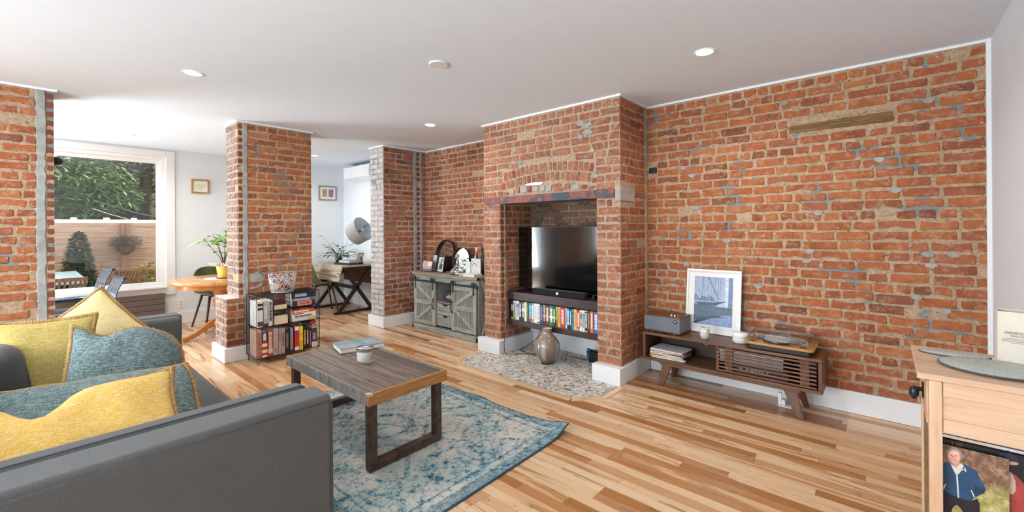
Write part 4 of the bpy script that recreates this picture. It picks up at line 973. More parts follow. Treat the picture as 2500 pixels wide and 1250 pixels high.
# owl tealight, white case, doorstop
ow = thing('tealight_holder', 'speckled white owl-shaped tealight cup in front of the bridge print', 'candle holder', (-1.093, 3.585, .44))
t = NT('speckled_ceramic'); c = t.co('Object'); t.set(color=t.mix(t.step(t.noise(c, 160, 3, .7), .5, .62), '#cfd1cb', '#8f9890'), rough=.4); t.bump(t.noise(c, 110, 2), .5, .003)
b = MB(); pro = [(.020, 0), (.028, .004), (.036, .03), (.0375, .055), (.034, .08), (.035, .092)]
b.lathe(pro + [(.031, .092), (.031, .05), (.012, .045)], n=30, capt=True)
for v in b.bm.verts:
    if v.co.z > .085: v.co.z += .012 * abs(math.cos(math.atan2(v.co.y, v.co.x))) ** 3
b.build('cup', t.m, ow, smooth=True)
for s in (-1, 1): MB().lathe([(.009, 0), (.009, .002), (.006, .003), (.003, .002)], n=14).build('owl_eye', plain('eye_white', '#e9e8e3', .4), ow).matrix_basis = Matrix.Translation((s * .013, -.0335, .066)) @ Matrix.Rotation(R(90), 4, 'X')
rcse = thing('round_case', 'round white plastic case beside the bridge print and the turntable', 'case', (-.852, 3.66, .44))
MB().lathe([(.050, 0), (.056, .003), (.0575, .034), (.0575, .036)], n=40).build('base', white_gloss, rcse, smooth=True)
MB().lathe([(.0575, .038), (.0585, .039), (.0590, .068), (.0575, .074), (.02, .0755)], n=40).build('lid', white_gloss, rcse, smooth=True)
cable('short white lead behind the round white case', [(-.80, 3.70, .45), (-.775, 3.72, .475), (-.772, 3.71, .51), (-.770, 3.69, .46)], .0028, mat=white_gloss)
ds = thing('white_bracket', 'small white metal bracket on the floor under the console, near its right legs', 'bracket', (-.60, 3.72, 0))
box('plate', white_gloss, ds, (-.01, .075, -.03, .03, 0, .008), .002); box('upright', white_gloss, ds, (-.012, .012, -.012, .012, .008, .095), .003); box('hook', white_gloss, ds, (.012, .034, -.008, .008, .008, .045), .003)
# turntable
bam = wood('bamboo', ['#ae7a38', '#bd8843', '#c7934e'], 'x', .32, .7, .3)
tt = thing('turntable', 'bamboo topped record player with a clear lid on the console end', 'record player', (-.58, 3.675, .44))
def rrect(w_, d, r, z, n=6):
    o = []
    for cx, cy, a0 in ((w_ - r, d - r, 0), (-w_ + r, d - r, 90), (-w_ + r, -d + r, 180), (w_ - r, -d + r, 270)):
        for i in range(n + 1): a = R(a0 + 90 * i / n); o.append((cx + r * math.cos(a), cy + r * math.sin(a)))
    return o
for nm, w_, d, r, za, zb, m, bv in (('base', .190, .150, .012, .003, .036, black_plastic, .003), ('plinth', .2125, .172, .03, .037, .052, bam, .004)):
    MB().prism(rrect(w_, d, r, 0), (0, 0, za), X_, Y_, zb - za).build(nm, m, tt, bevel=bv)
for x in (-.16, .16):
    for y in (-.12, .12): MB().cyl((x, y, 0), (x, y, .004), .014, n=14).build('foot', black_plastic, tt)
vin = plain('vinyl', '#151619', .25, var=.05)
MB().lathe([(.146, .054), (.147, .058), (.144, .068), (.03, .069)], c=(-.015, .015, 0), n=48).build('platter', vin, tt, smooth=True, bevel=.001)
MB().cyl((-.015, .015, .0692), (-.015, .015, .0700), .048, n=32).build('record_label', plain('record_label', '#7a5a36', .5), tt)
MB().cyl((.155, .105, .053), (.155, .105, .085), .014, n=16).bar((.155, .12, .084), (.148, -.065, .079), .007, .006).obox((.145, -.078, .077), (.020, .034, .010)).build('tonearm', plain('arm_grey', '#2a2c30', .4, .3), tt, bevel=.0015)
box('cartridge_tab', plain('yellow_tab', '#c9b94a', .5), tt, (.128, .152, -.086, -.080, .070, .078))
for x in (-.165, .148): 
    MB().lathe([(.024, .0522), (.024, .0540), (.0205, .0545)], c=(x, -.135, 0), n=28, capb=False, capt=False).build('speaker_ring', chrome, tt, smooth=True); MB().cyl((x, -.135, .0522), (x, -.135, .0532), .0205, n=24).build('speaker_mesh', cl, tt)
box('power_knob', black_plastic, tt, (.055, .067, -.128, -.116, .052, .068), .002)
b = MB(); w_, d, za, zb = .195, .135, .0535, .108; o = rrect(w_, d, .02, 0, 4); yo = .03
A = [b.v(x, y + yo, za) for x, y in o]; B = [b.v(x * .985, y * .985 + yo, zb) for x, y in o]; b.skin(A, B); b.f(B); b.build('dust_cover', clear_lid, tt, smooth=False, bevel=.004)
# ---------------------------------------------------------------- barn-door buffet in the alcove
gw = wood('grey_barn_wood', ['#787b77', '#989b96', '#b2b4ad', '#868882', '#a09f90'], 'z', .65, .8, .55, 2.0, .3)
gwx = wood('grey_barn_wood_across', ['#787b77', '#989b96', '#adb0a9', '#868882', '#a09f90'], 'x', .65, .8, .55, 2.0, .3)
gwd = wood('grey_barn_panel_shade', ['#656762', '#7f817b', '#959790', '#6f716b'], 'z', .65, .8, .6, 2.0, .3)  # darker tone paints recess shadow onto the barn door panels
gtop = wood('grey_barn_top', ['#7d6f60', '#93836f', '#a39684', '#6b5f53'], 'x', .6, .8, .5, 2.0, .3)
gin = wood('barn_inside', ['#4c3625', '#5d442f', '#3f2c1e'], 'x', .7)
iron = plain('blued_iron', '#35424d', .5, .5, var=.1)
bf = thing('buffet_cabinet', 'weathered grey buffet with two sliding barn doors and two drawers in the alcove', 'cabinet', (-4.205, 3.65, 0))
HX = .595
box('base_rail', gwx, bf, (-HX - .02, HX + .02, -.195, -.155, .005, .075), .003); box('bottom_panel', plain('dark_tray', '#3d4347', .6), bf, (-HX, HX, -.155, .19, .05, .075))
box('iron_strip', iron, bf, (-HX - .018, HX + .018, -.193, -.188, .0752, .081))
for s in (-1, 1): box('side_panel', gw, bf, (s * HX - .014, s * HX + .014, -.150, .19, .0755, .725), .002)
box('top_board', gtop, bf, (-HX - .035, HX + .035, -.20, .205, .7255, .762), .003)
box('top_rail', gwx, bf, (-HX + .015, HX - .015, -.150, -.125, .655, .725)); box('back_panel', gin, bf, (-HX + .014, HX - .014, .175, .188, .076, .724))
for s in (-1, 1):
    box('upright', gw, bf, (s * .195 - .012, s * .195 + .012, -.145, .17, .0755, .655)); 
box('shelf_board', gtop, bf, (-.182, .182, -.150, .17, .385, .403), .002)
for k, (za, zb) in enumerate(((.092, .232), (.238, .378))):
    dr_ = box('drawer', gwx, bf, (-.181, .181, -.152, -.10, za, zb), .003)
    for j in (1, 2): box('board_groove', plain('groove_dark', '#4a4b46', .8), dr_, (-.180, .180, -.1528, -.1515, za + .047 * j - .0012, za + .047 * j + .0012))
    MB().prism([(-.052, 0), (.052, 0), (.032, -.024), (-.032, -.024)], (0, -.1515, zb - .002), X_, Z_, .002).build('finger_notch', plain('notch_black', '#15130f', .9, var=0), dr_)
def barn(x0, x1, flip):
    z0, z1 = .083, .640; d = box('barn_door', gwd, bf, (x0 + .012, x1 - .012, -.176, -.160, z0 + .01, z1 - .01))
    for j in range(1, 4):
        x = x0 + (x1 - x0) * j / 4; box('board_groove', plain('groove_dark', '#4a4b46', .8), d, (x - .0012, x + .0012, -.1768, -.1755, z0 + .03, z1 - .03))
    s = .052; zm = (z0 + z1) / 2 + .01
    box('stile', gw, d, (x0, x0 + s, -.190, -.1605, z0, z1), .003); box('stile', gw, d, (x1 - s, x1, -.190, -.1605, z0, z1), .003)
    for za in (z0, zm - s / 2, z1 - s): box('rail', gwx, d, (x0 + s, x1 - s, -.1895, -.1605, za, za + s), .003)
    xa, xb = x0 + s, x1 - s
    q = [(xa, z1 - s, xb, zm + s / 2), (xa, z0 + s, xb, zm - s / 2)] if not flip else [(xb, z1 - s, xa, zm + s / 2), (xb, z0 + s, xa, zm - s / 2)]
    for (u0, k0, u1, k1) in q:
        dx, dz = u1 - u0, k1 - k0; L = math.hypot(dx, dz); px_, pz_ = -dz / L * .021, dx / L * .021
        MB().prism([(u0 + px_, k0 + pz_), (u0 - px_, k0 - pz_), (u1 - px_, k1 - pz_), (u1 + px_, k1 + pz_)], (0, -.1605, 0), X_, Z_, .026).build('brace', gw, d, bevel=.002)
    xh = x1 - .016 if not flip else x0 + .016
    pts = [(xh, -.190 - .030 * math.sin(PI * k / 10) , zm - .075 + .15 * k / 10) for k in range(11)]
    MB().tube(pts, .0065, 8).build('pull_handle', iron, d, smooth=True)
    for x in (x0 + .035, x1 - .035):
        MB().prism([(-.018, .055), (.018, .055), (.022, .03), (.011, .015), (.010, -.06), (.018, -.075), (.010, -.085), (0, -.105), (-.010, -.085), (-.018, -.075), (-.010, -.06), (-.011, .015), (-.022, .03)], (x, -.191, .642), X_, Z_, .006).build('roller_strap', iron, d, bevel=.001, seg=1)
        MB().cyl((x, -.214, .676), (x, -.196, .676), .027, n=24).build('roller_wheel', iron, d, bevel=.002)
barn(-.60, -.165, False); barn(.165, .60, True)
MB().box(-.62, .62, -.205, -.198, .640, .662).build('track_bar', iron, bf, bevel=.001, seg=1)
for s in (-1, 1):
    MB().box(s * .625 - .012, s * .625 + .012, -.210, -.192, .632, .672).build('track_stop', iron, bf, bevel=.002)
    b = MB().box(s * (HX + .022) - .012, s * (HX + .022) + .012, -.200, -.165, .012, .05).build('corner_bracket', black_metal, bf, bevel=.003)
    box('corner_bracket', black_metal, bf, (s * (HX + .0365) - .003, s * (HX + .0365) + .003, -.2, -.16, .73, .757), .001)
xx = HX + .0145
for a, c in (((-.10, .08), (.13, .72)), ((-.10, .72), (.13, .08))):
    MB().bar((xx, a[0], a[1]), (xx, c[0], c[1]), .010, .045, up=(1, 0, 0)).build('side_brace', gw, bf, bevel=.002)
for x in (-.55, .55):
    for y in (-.17, .17): MB().cyl((x, y, 0), (x, y, .012), .016, n=12).build('foot', black_plastic, bf)
BT = .7625
# navy box with copper rooftops in the open shelf
nb = thing('navy_box', 'small navy box with a copper rooftop print in the buffet\'s open shelf', 'box', (-4.135, 3.57, .4036), R(-6))
box('body', plain('navy_card', '#2a3a4c', .6), nb, (-.10, .10, -.055, .055, 0, .135), .003); box('lid', plain('navy_card', '#2a3a4c'), nb, (-.102, .102, -.057, .057, .100, .138), .003)
roof = [(-.065, 0), (-.065, .02), (-.05, .035), (-.045, .02), (-.04, .03), (-.03, .018), (-.022, .045), (-.012, .03), (-.004, .058), (.004, .034), (.012, .05), (.02, .03), (.032, .044), (.045, .02), (.055, .03), (.065, 0)]
MB().prism(roof, (0, -.0573, .055), X_, Z_, .0008).build('rooftop_print', plain('copper_foil', '#d3a58c', .4, .3), nb); box('caption_print', plain('copper_foil', '#d3a58c'), nb, (-.02, .02, -.0580, -.0572, .042, .046))
# frames and mirrors
def photo_frame(label, loc, w_, h, rz, tilt, frame, inner, mat_w=.0, cat='picture', name='framed_photo', depth=.012, fw=.010, shapes=(), strut=True):
    r = thing(name, label, cat, loc); r.rotation_euler = (R(-tilt), 0, R(rz))
    b = MB()
    for q in ((-w_ / 2, w_ / 2, 0, fw), (-w_ / 2, w_ / 2, h - fw, h)): b.box(q[0], q[1], -depth, 0, q[2], q[3])
    for q in ((-w_ / 2, -w_ / 2 + fw), (w_ / 2 - fw, w_ / 2)): b.box(q[0], q[1], -depth, 0, fw, h - fw)
    b.build('frame', frame, r, bevel=.001, seg=1)
    if mat_w: box('mat_board', plain('mat_board', '#e3e2de'), r, (-w_ / 2 + fw, w_ / 2 - fw, -depth * .55, -.001, fw, h - fw))
    m = fw + mat_w; box('print', inner, r, (-w_ / 2 + m, w_ / 2 - m, -depth * .55 - .0006, -depth * .5, m, h - m))
    for (poly, mt) in shapes:
        bb = MB(); bb.f([bb.v(-w_ / 2 + m + a * (w_ - 2 * m), -depth * .55 - .0009, m + c * (h - 2 * m)) for a, c in poly]); bb.build('print_shape', mt, r)
    if strut: MB().bar((0, .002, h * .7), (0, .002 + h * .7 * (math.tan(R(tilt)) + .28), .004 + h*.03), .03, .003).build('easel_back', black_plastic, r)
    return r
def mottled(name, cols, scale=12, dist=0):
    t = NT(name); c = t.co('Object', rnd=1.0); k = len(cols) - 1
    t.set(color=t.ramp(t.noise(c, scale, 5, .65, dist), [(.3 + .4 * i / k, x) for i, x in enumerate(cols)]), rough=.4); MATS[name] = t.m; return t.m
ph1 = mottled('photo_street', ['#5a4a4e', '#a58f88', '#d9b9a0', '#efe2d2'], 30); ph2 = mottled('photo_red', ['#4d5a66', '#9aa6ae', '#c8ced0', '#b45a4a'], 22); ph3 = mottled('photo_bw', ['#3c4043', '#8b9092', '#c3c7c8', '#dfe2e2'], 18, 1.5)
photo_frame('black framed landscape photo of a street, in front at the buffet\'s left end', (-4.645, 3.555, BT + .001), .205, .155, 4, 12, black_plastic, ph1, shapes=[([(.1, .3), (.45, .3), (.45, .75), (.1, .8)], plain('ph_beige', '#b59a84', .5)), ([(.5, .45), (.9, .5), (.9, .9), (.55, .9)], plain('ph_cream', '#e6d3bd', .5)), ([(0, 0), (1, 0), (1, .22), (0, .25)], plain('ph_mauve', '#7a6470', .5))])
photo_frame('black framed photo with a red detail, standing behind the street photo', (-4.64, 3.665, BT + .001), .17, .225, -18, 10, black_plastic, plain('ph_paper', '#cfd6da', .5), .014, shapes=[([(.3, 0), (.9, 0), (.8, .55), (.45, .6)], plain('ph_red', '#b0584c', .5)), ([(0, .6), (1, .6), (1, 1), (0, 1)], plain('ph_sky', '#b9c8d2', .5))])
photo_frame('narrow black framed city photo between two other frames', (-4.525, 3.645, BT + .001), .12, .20, -16, 10, black_plastic, plain('ph_blue', '#8fa0b2', .5), .010, shapes=[([(0, 0), (1, 0), (1, .3), (0, .35)], plain('ph_dk', '#5a3f42', .5)), ([(.15, .3), (.4, .3), (.4, .75), (.15, .7)], plain('ph_tower', '#54606e', .5)), ([(.55, .3), (.8, .3), (.8, .6), (.55, .65)], plain('ph_tower', '#54606e', .5))])
photo_frame('portrait frame with a black and white photo, nearest of the buffet frames', (-4.42, 3.60, BT + .001), .155, .21, -9, 10, black_plastic, ph3, .016, shapes=[([(.15, .1), (.85, .1), (.9, .4), (.6, .62), (.25, .5)], plain('ph_dark', '#4b5054', .5)), ([(.3, .55), (.6, .6), (.7, .85), (.4, .9)], plain('ph_mid', '#6f7679', .5)), ([(.1, .7), (.3, .65), (.35, .95), (.1, .95)], plain('ph_light', '#d5d8d8', .5))])
brass = plain('brass', '#a8863f', .35, .9, var=.1); hoop = plain('bronze_hoop', '#3a2a1e', .45, .5, var=.15); mirr = plain('mirror_silver', '#e3e8ea', .02, 1.0, var=0)
def hoop_mirror(label, loc, r_, rz, tilt, d=.05, knob=False):
    o = thing('round_mirror', label, 'mirror', loc); o.rotation_euler = (R(-tilt), 0, R(rz))
    b = MB(); n = 56
    rings = [[b.v(rad * math.cos(2 * PI * i / n), y, r_ + rad * math.sin(2 * PI * i / n)) for i in range(n)] for rad, y in ((r_, 0), (r_, -d), (r_ - .006, -d), (r_ - .006, -.004))]
    for i in range(3): b.skin(rings[i], rings[i + 1])
    b.build('hoop', hoop, o, smooth=False)
    b = MB(); b.f([b.v((r_ - .006) * math.cos(2 * PI * i / n), -.006, r_ + (r_ - .006) * math.sin(2 * PI * i / n)) for i in range(n)]); b.f([b.v((r_ - .006) * math.cos(2 * PI * i / n), -.002, r_ + (r_ - .006) * math.sin(2 * PI * i / n)) for i in range(n)]); b.build('mirror_glass', mirr, o)
    if knob: MB().ball((r_ * math.cos(R(62)), -d / 2, r_ + r_ * math.sin(R(62)) + .010), .013).build('brass_knob', brass, o, smooth=True)
    return o
hoop_mirror('larger round mirror in a bronze hoop leaning on the brick, behind the other', (-4.55, 3.79, BT + .002), .212, -4, 8, .04, True)
hoop_mirror('smaller round mirror in a bronze hoop behind the glass decanter', (-4.16, 3.73, BT + .002), .165, 2, 8, .035)
deco_glass = thin_glass('decanter_glass', (.86, .90, .92, 1), .9)
dc = thing('decanter', 'clear glass decanter with a round cork stopper on the buffet', 'decanter', (-4.05, 3.575, BT))
MB().lathe([(.05, .0), (.075, .008), (.095, .035), (.092, .055), (.06, .085), (.028, .115), (.019, .15), (.018, .19), (.022, .215)], n=32, capt=False).build('glass_body', deco_glass, dc, smooth=True)
MB().lathe([(.07, .012), (.088, .034), (.086, .045)], n=32).build('liquid', glass('water', (.9, .94, .95, 1), 0, 1.33), dc, smooth=True)
MB().ball((0, 0, .232), .027).build('cork_stopper', plain('cork', '#bb9468', .85, var=.15, scale=60), dc, smooth=True)
tn = thing('candle_tin', 'small round tin with a white lid at the buffet\'s front edge', 'tin', (-3.965, 3.50, BT)); MB().lathe([(.030, 0), (.031, .018)], n=28, capt=False).build('base', plain('tin_glass', '#8a8272', .3, .3), tn, smooth=True); MB().lathe([(.032, .018), (.032, .026), (.028, .028)], n=28).build('lid', white_gloss, tn, smooth=True)
book('white book with pale pages lying flat at the buffet\'s right front corner', .03, .19, .14, '#dcdad3', (-3.74, 3.475, BT), 'flat', marks=None)
book('small pale book lying flat beside the white tin on the buffet', .026, .10, .10, '#c9cbc9', (-3.895, 3.50, BT), 'flat', bands=[(.2, .8, '#b8b39a')])
cd1 = thing('greeting_card', 'upright card with a pencil-like grey drawing behind the white book on the buffet', 'card', (-3.78, 3.64, BT), R(2)); t = NT('pencil_drawing'); c = t.co('Object'); t.set(color=t.mix(t.math('MULTIPLY', t.step(t.noise(c, 26, 6, .7, 2.5), .52, .6), .6), '#d6d5d1', '#5f5f5f'), rough=.7)
box('card', t.m, cd1, (-.078, .078, -.008, .008, 0, .205), .001, 1)
MB().tube([(.01 + .035 * math.cos(a) - .03, -.0088, .118 + .03 * math.sin(a)) for a in [PI * k / 10 for k in range(11)]], .0025, 5).build('drawn_curve', plain('pencil', '#4a4a4a', .8), cd1)
cd2 = thing('bottle_box', 'pale patterned carton left of the grey drawing card on the buffet', 'box', (-3.895, 3.63, BT), R(10)); box('carton', mottled('carton_print', ['#b9c0b6', '#d9dbd4', '#e6e6e0', '#97a196'], 30), cd2, (-.036, .036, -.03, .03, 0, .165), .002)
def bottle(label, x, y, r_, h, glass_c, cap_c, neck=.35, lab=None, caph=.04):
    o = thing('bottle', label, 'bottle', (x, y, BT), group='bottles on the buffet')
    hs = h * (1 - neck); MB().lathe([(r_ * .9, 0), (r_, .006), (r_, hs * .92), (r_ * .8, hs), (r_ * .36, hs + (h - hs) * .35), (r_ * .33, h - caph * .4)], n=22).build('glass', plain('bottle_' + glass_c.lstrip('#'), glass_c, .1, var=.02, coat=.3), o, smooth=True)
    MB().lathe([(r_ * .37, h - caph), (r_ * .39, h - caph + .002), (r_ * .39, h), (r_ * .3, h + .002)], n=18).build('cap', plain('cap_' + cap_c.lstrip('#'), cap_c, .4), o, smooth=True)
    if lab: MB().lathe([(r_ * 1.015, hs * .25), (r_ * 1.015, hs * .75)], n=22, capb=False, capt=False).build('label', plain('lab_' + lab.lstrip('#'), lab, .6, var=.2, scale=40), o, smooth=True)
bottle('tall clear bottle with a silver cap behind the pencil card', -3.91, 3.77, .038, .335, '#c9d1d0', '#c3c9cb', .4, '#b8bdb4', .055)
bottle('dark bottle with a black cap next to the silver-capped one', -3.835, 3.80, .036, .34, '#4b4a40', '#26231f', .4, None, .05)
bottle('bottle with a bright red cap, shortest of the row', -3.83, 3.70, .036, .29, '#33302c', '#c03a35', .4, '#c8c4b8')
bottle('clear bottle with a tall black cap near the brick pier', -3.745, 3.79, .036, .355, '#b9c2c2', '#1d2430', .42, '#d3d6d4', .06)
bottle('red liqueur bottle with a dark wrapped neck beside the brick pier', -3.655, 3.74, .040, .345, '#a03038', '#3a2622', .42, '#b04048', .075)

# ---------------------------------------------------------------- wire shelf with books
wire = plain('wire_black', '#38383a', .5, .6, var=.1)
wx0, wx1, wy0, wy1, wz0, wz1 = -4.94, -4.645, 1.487, 2.103, .068, .682
ws = thing('wire_shelf', 'black wire mesh shelf unit full of books against the brick column', 'shelf', (-4.79, 1.795, 0))
O = Vector((-4.79, 1.795, 0))
def wr(b, a, c, r=.0022): b.tube([Vector(a) - O, Vector(c) - O], r, 4)
b = MB()
for x in (wx0, wx1):
    for y in (wy0, wy1): wr(b, (x, y, wz0), (x, y, wz1), .0035)
    for z in (wz0, wz1): wr(b, (x, wy0, z), (x, wy1, z), .0035)
for y in (wy0, wy1):
    for z in (wz0, wz1): wr(b, (wx0, y, z), (wx1, y, z), .0035)
stuff(b.build('outer_frame', wire, ws))
def mesh_panel(nm, o, u, v, lu, lv, nu, nv, r=.0011):
    b = MB(); o, u, v = Vector(o) - O, Vector(u), Vector(v)
    for i in range(nu + 1): b.tube([o + u * (lu * i / nu), o + u * (lu * i / nu) + v * lv], r, 3)
    for j in range(nv + 1): b.tube([o + v * (lv * j / nv), o + v * (lv * j / nv) + u * lu], r, 3)
    stuff(b.build(nm, wire, ws))
DX = wx1 - wx0; DY = wy1 - wy0; DZ = wz1 - wz0
for y in (wy0, wy1): mesh_panel('side_mesh', (wx0, y, wz0), X_, Z_, DX, DZ, 14, 30)
mesh_panel('back_mesh', (wx0, wy0, wz0), Y_, Z_, DY, DZ, 30, 30); mesh_panel('top_mesh', (wx0, wy0, wz1), X_, Y_, DX, DY, 12, 26, .0016); mesh_panel('floor_mesh', (wx0, wy0, wz0), X_, Y_, DX, DY, 12, 26, .0016)
zm = .372; ya, yb, yc = 1.638, 1.7955, wy1
mesh_panel('shelf_mesh', (wx0, wy0, zm), X_, Y_, DX, DY, 12, 26, .0016)
mesh_panel('shelf_mesh', (wx0, ya, .524), X_, Y_, DX, yb - ya, 12, 7, .0016); mesh_panel('shelf_mesh', (wx0, yb, .530), X_, Y_, DX, yc - yb, 12, 13, .0016)
mesh_panel('divider_mesh', (wx0, ya, zm), X_, Z_, DX, wz1 - zm, 14, 15); mesh_panel('divider_mesh', (wx0, yb, wz0), X_, Z_, DX, DZ, 14, 30)
b = MB()
for z in (zm, ): wr(b, (wx1, wy0, z), (wx1, wy1, z), .003)
wr(b, (wx1, ya, .524), (wx1, yb, .524), .003); wr(b, (wx1, yb, .530), (wx1, yc, .530), .003); wr(b, (wx1, ya, zm), (wx1, ya, wz1), .003); wr(b, (wx1, yb, wz0), (wx1, yb, wz1), .003)
stuff(b.build('front_wires', wire, ws))
for x, y, dx, dy in ((wx1, wy0, -1, 1), (wx1, wy1, -1, -1), (wx0, wy0, 1, 1), (wx0, wy1, 1, -1)):
    b = MB(); tip = Vector((x + dx * .012, y + dy * .012, .003)) - O
    b.tube([Vector((x + dx * .045, y + dy * .005, wz0)) - O, tip, Vector((x + dx * .005, y + dy * .05, wz0)) - O], .0032, 6); b.build('hairpin_leg', wire, ws)
def sb_(label, y0, y1, h, col, z=wz0 + .003, d=.21, **k):   # standing, spine to +x
    return book(label + ', in the wire shelf', y1 - y0 - .002, h, d, col, (wx1 - .008, (y0 + y1) / 2, z), rz=R(90), group='books in the wire shelf', **k)
LO = [(1.492, 1.531, .268, '#c9a48e', 'pink-brown hardback nearest the bottom left corner', dict(bands=[(0, .1, '#c8542c')], marks=(.12, .92, '#a8432d'))), (1.534, 1.584, .252, '#b5392f', 'red and cream striped hardback', dict(bands=[(.62, 1, '#24385e'), (.42, .54, '#e2d6bd'), (.18, .30, '#e2d6bd'), (0, .08, '#e2d6bd')], marks=(.66, .95, '#e6e6e2'))),
 (1.587, 1.635, .262, '#a84a38', 'brick red hardback with pale lettering', dict(marks=(.3, .92, '#e0c9b4'), bands=[(.12, .3, '#c7bba8')])), (1.637, 1.685, .268, '#b0a097', 'first and widest of the taupe volumes', dict(marks=(.1, .3, '#8e7f76'))), (1.687, 1.714, .262, '#aa9a8f', 'second, slim taupe volume', dict(marks=(.5, .9, '#7d6e66'))),
 (1.716, 1.750, .258, '#a9968a', 'third taupe volume with brown lettering', dict(marks=(.3, .85, '#7a4a3c'))), (1.753, 1.792, .25, '#211f1e', 'black hardback with small grey lettering', dict(marks=(.2, .8, '#8e8a80'))),
 (1.799, 1.832, .245, '#8f877d', 'grey-brown paperback with a blue top', dict(bands=[(.6, .95, '#6f93b5'), (0, .08, '#2a2522')])), (1.846, 1.890, .25, '#c5283a', 'red book with black capital letters', dict(title=[('A', .70, .62), ('L', .52, .62), ('I', .34, .62)], tcol='#161616', bands=[(.84, 1, '#e9e5e1'), (.02, .16, '#e9e5e1')])),
 (1.893, 1.930, .245, '#f2d21f', 'bright yellow book with orange lettering', dict(title=[('JOE', .62, .78)], tcol='#d4641f', marks=(.08, .42, '#b8961a'))), (1.934, 1.963, .235, '#26221f', 'slim black book with orange and cream lettering', dict(bands=[(.3, .8, '#3b352c')], marks=(.2, .85, '#d9b06a'))),
 (1.966, 1.991, .24, '#23262c', 'slim black book with white lettering', dict(marks=(.2, .8, '#c9ccd0'))), (1.996, 2.018, .215, '#3c2a30', 'narrow plum book', dict(marks=(.15, .85, '#c86a7c'))), (2.021, 2.078, .205, '#3b3d40', 'short wide charcoal book at the right end', dict(bands=[(0, .28, '#cfcac1')], marks=(.4, .75, '#9fa2a5')))]
for (a, c, h, col, lab, k) in LO: sb_(lab + ' of the lower tier' if 'corner' not in lab else lab, a, c, h, col, **k)
UP = [(1.496, 1.545, .255, '#e3dfda', 'white hardback with black picture blocks', dict(bands=[(.82, .92, '#2a2a2c'), (.66, .76, '#3a3838'), (.04, .22, '#4a4644')])), (1.549, 1.592, .252, '#a9a8a6', 'silver grey hardback', dict(bands=[(0, .12, '#2d3236')], marks=(.3, .8, '#d6d6d4'))), (1.595, 1.634, .255, '#d8d9d8', 'white book with dense black lettering', dict(marks=(.18, .95, '#26282c'), bands=[(0, .16, '#d8d9d8')]))]
for (a, c, h, col, lab, k) in UP: sb_(lab + ' in the upper left bay', a, c, h, col, z=zm + .003, **k)
FL = [('grey paperback, lowest of the right stack', .034, .25, '#b4b2ae', dict(marks=(.05, .6, '#efeeea'), bands=[(.7, .88, '#d8c34a')])), ('white paperback with black lettering, second in the right stack', .030, .245, '#e6e3de', dict(marks=(.1, .85, '#2a2a2a'))), ('cream paperback, third in the right stack', .020, .245, '#dedad2', dict(marks=(.05, .5, '#555555'))), ('bright orange paperback in the middle of the right stack', .034, .225, '#e0522a', dict(marks=(.08, .75, '#f3dccb'))), ('black paperback on top of the orange one', .020, .225, '#1f1d1e', dict(marks=(.3, .7, '#c05a3a')))]
z = zm + .003
for lab, th_, h, col, k in FL: book(lab + ' of the wire shelf', th_, h, .17, col, (wx1 - .01, 1.942 - (.24 - h) / 2, z), 'flat', rz=R(90), group='books in the wire shelf', **k); z += th_ + .0006
z = .5345
for lab, th_, h, col, k in [('salmon and black hardback', .050, .235, '#2a2a30', dict(bands=[(.22, .85, '#e07f70')], title=[('BOMB', .55, .72)], tcol='#3a1f22')), ('slate blue hardback', .034, .245, '#566a84', dict(marks=(.1, .75, '#aebccb'))), ('thick black hardback, topmost', .055, .25, '#23272e', dict(marks=(.15, .62, '#b9bdc2')))]: book(lab + ' in the top right bay of the wire shelf', th_, h, .18, col, (wx1 - .01, 1.942, z), 'flat', rz=R(90), group='books in the wire shelf', **k); z += th_ + .0006
book('thick cream book with its page edges outward, lower middle bay of the wire shelf', .062, .13, .15, '#cfc2ab', (wx1 - .012, 1.715, zm + .003), 'flat', rz=R(90), bands=[(.0, 1, '#dccdae')]); book('grey covered book on top of the thick cream book in the wire shelf', .026, .13, .15, '#8d8f90', (wx1 - .012, 1.715, zm + .0656), 'flat', rz=R(90), bands=[(.02, .98, '#cfc8b8')])
book('purple covered book in the middle bay of the wire shelf', .045, .125, .16, '#51325a', (wx1 - .016, 1.712, .5275), 'flat', rz=R(90), bands=[(.02, .98, '#d8c9a0')])
book('red and black book lying across the tops of the short books, lower right tier', .035, .15, .13, '#2b2325', (wx1 - .03, 2.0, .318), 'flat', rz=R(90), bands=[(.62, .98, '#c02a3a')])
book('blue book behind the front row, lower left of the wire shelf', .035, .20, .12, '#33508e', (wx1 - .26, 1.512, wz0 + .003), rz=R(0))
# woven wire basket
bk = thing('wire_basket', 'woven silver wire basket standing on top of the wire shelf', 'basket', (-4.80, 1.785, wz1 + .002))
silver = plain('silver_wire', '#d3d2d3', .35, .7, var=.04); rb = random.Random(9)
def bs(th_, z): r_ = .105 + .03 * (z / .2); return Vector((r_ * math.cos(th_), r_ * math.sin(th_), z))
b = MB()
for i in range(95):
    th0, z0_ = rb.uniform(0, 2 * PI), rb.uniform(.012, .195); a = rb.uniform(-.7, .7); rr_ = rb.uniform(.03, .07); pts = []
    for k in range(13):
        q = 2 * PI * k / 13; z_ = z0_ + rr_ * math.sin(q) * .8
        if z_ > .205: z_ = .41 - z_
        pts.append(bs(th0 + rr_ * 8.5 * math.cos(q + a) * .9 / 1.2, max(.004, z_)) * 1.0 + Vector((rb.uniform(-.002, .002), rb.uniform(-.002, .002), 0)))
    b.tube(pts, .0018, 4, True)
for z_ in (.004, ): b.tube([bs(2 * PI * k / 30, z_) for k in range(30)], .003, 5, True)
for i in range(9): b.tube([(-.10 + .025 * i, -math.sqrt(max(0, .0105 - (-.10 + .025 * i) ** 2)), .004), (-.10 + .025 * i, math.sqrt(max(0, .0105 - (-.10 + .025 * i) ** 2)), .004)], .002, 4)
stuff(b.build('woven_wire', silver, bk, smooth=True))
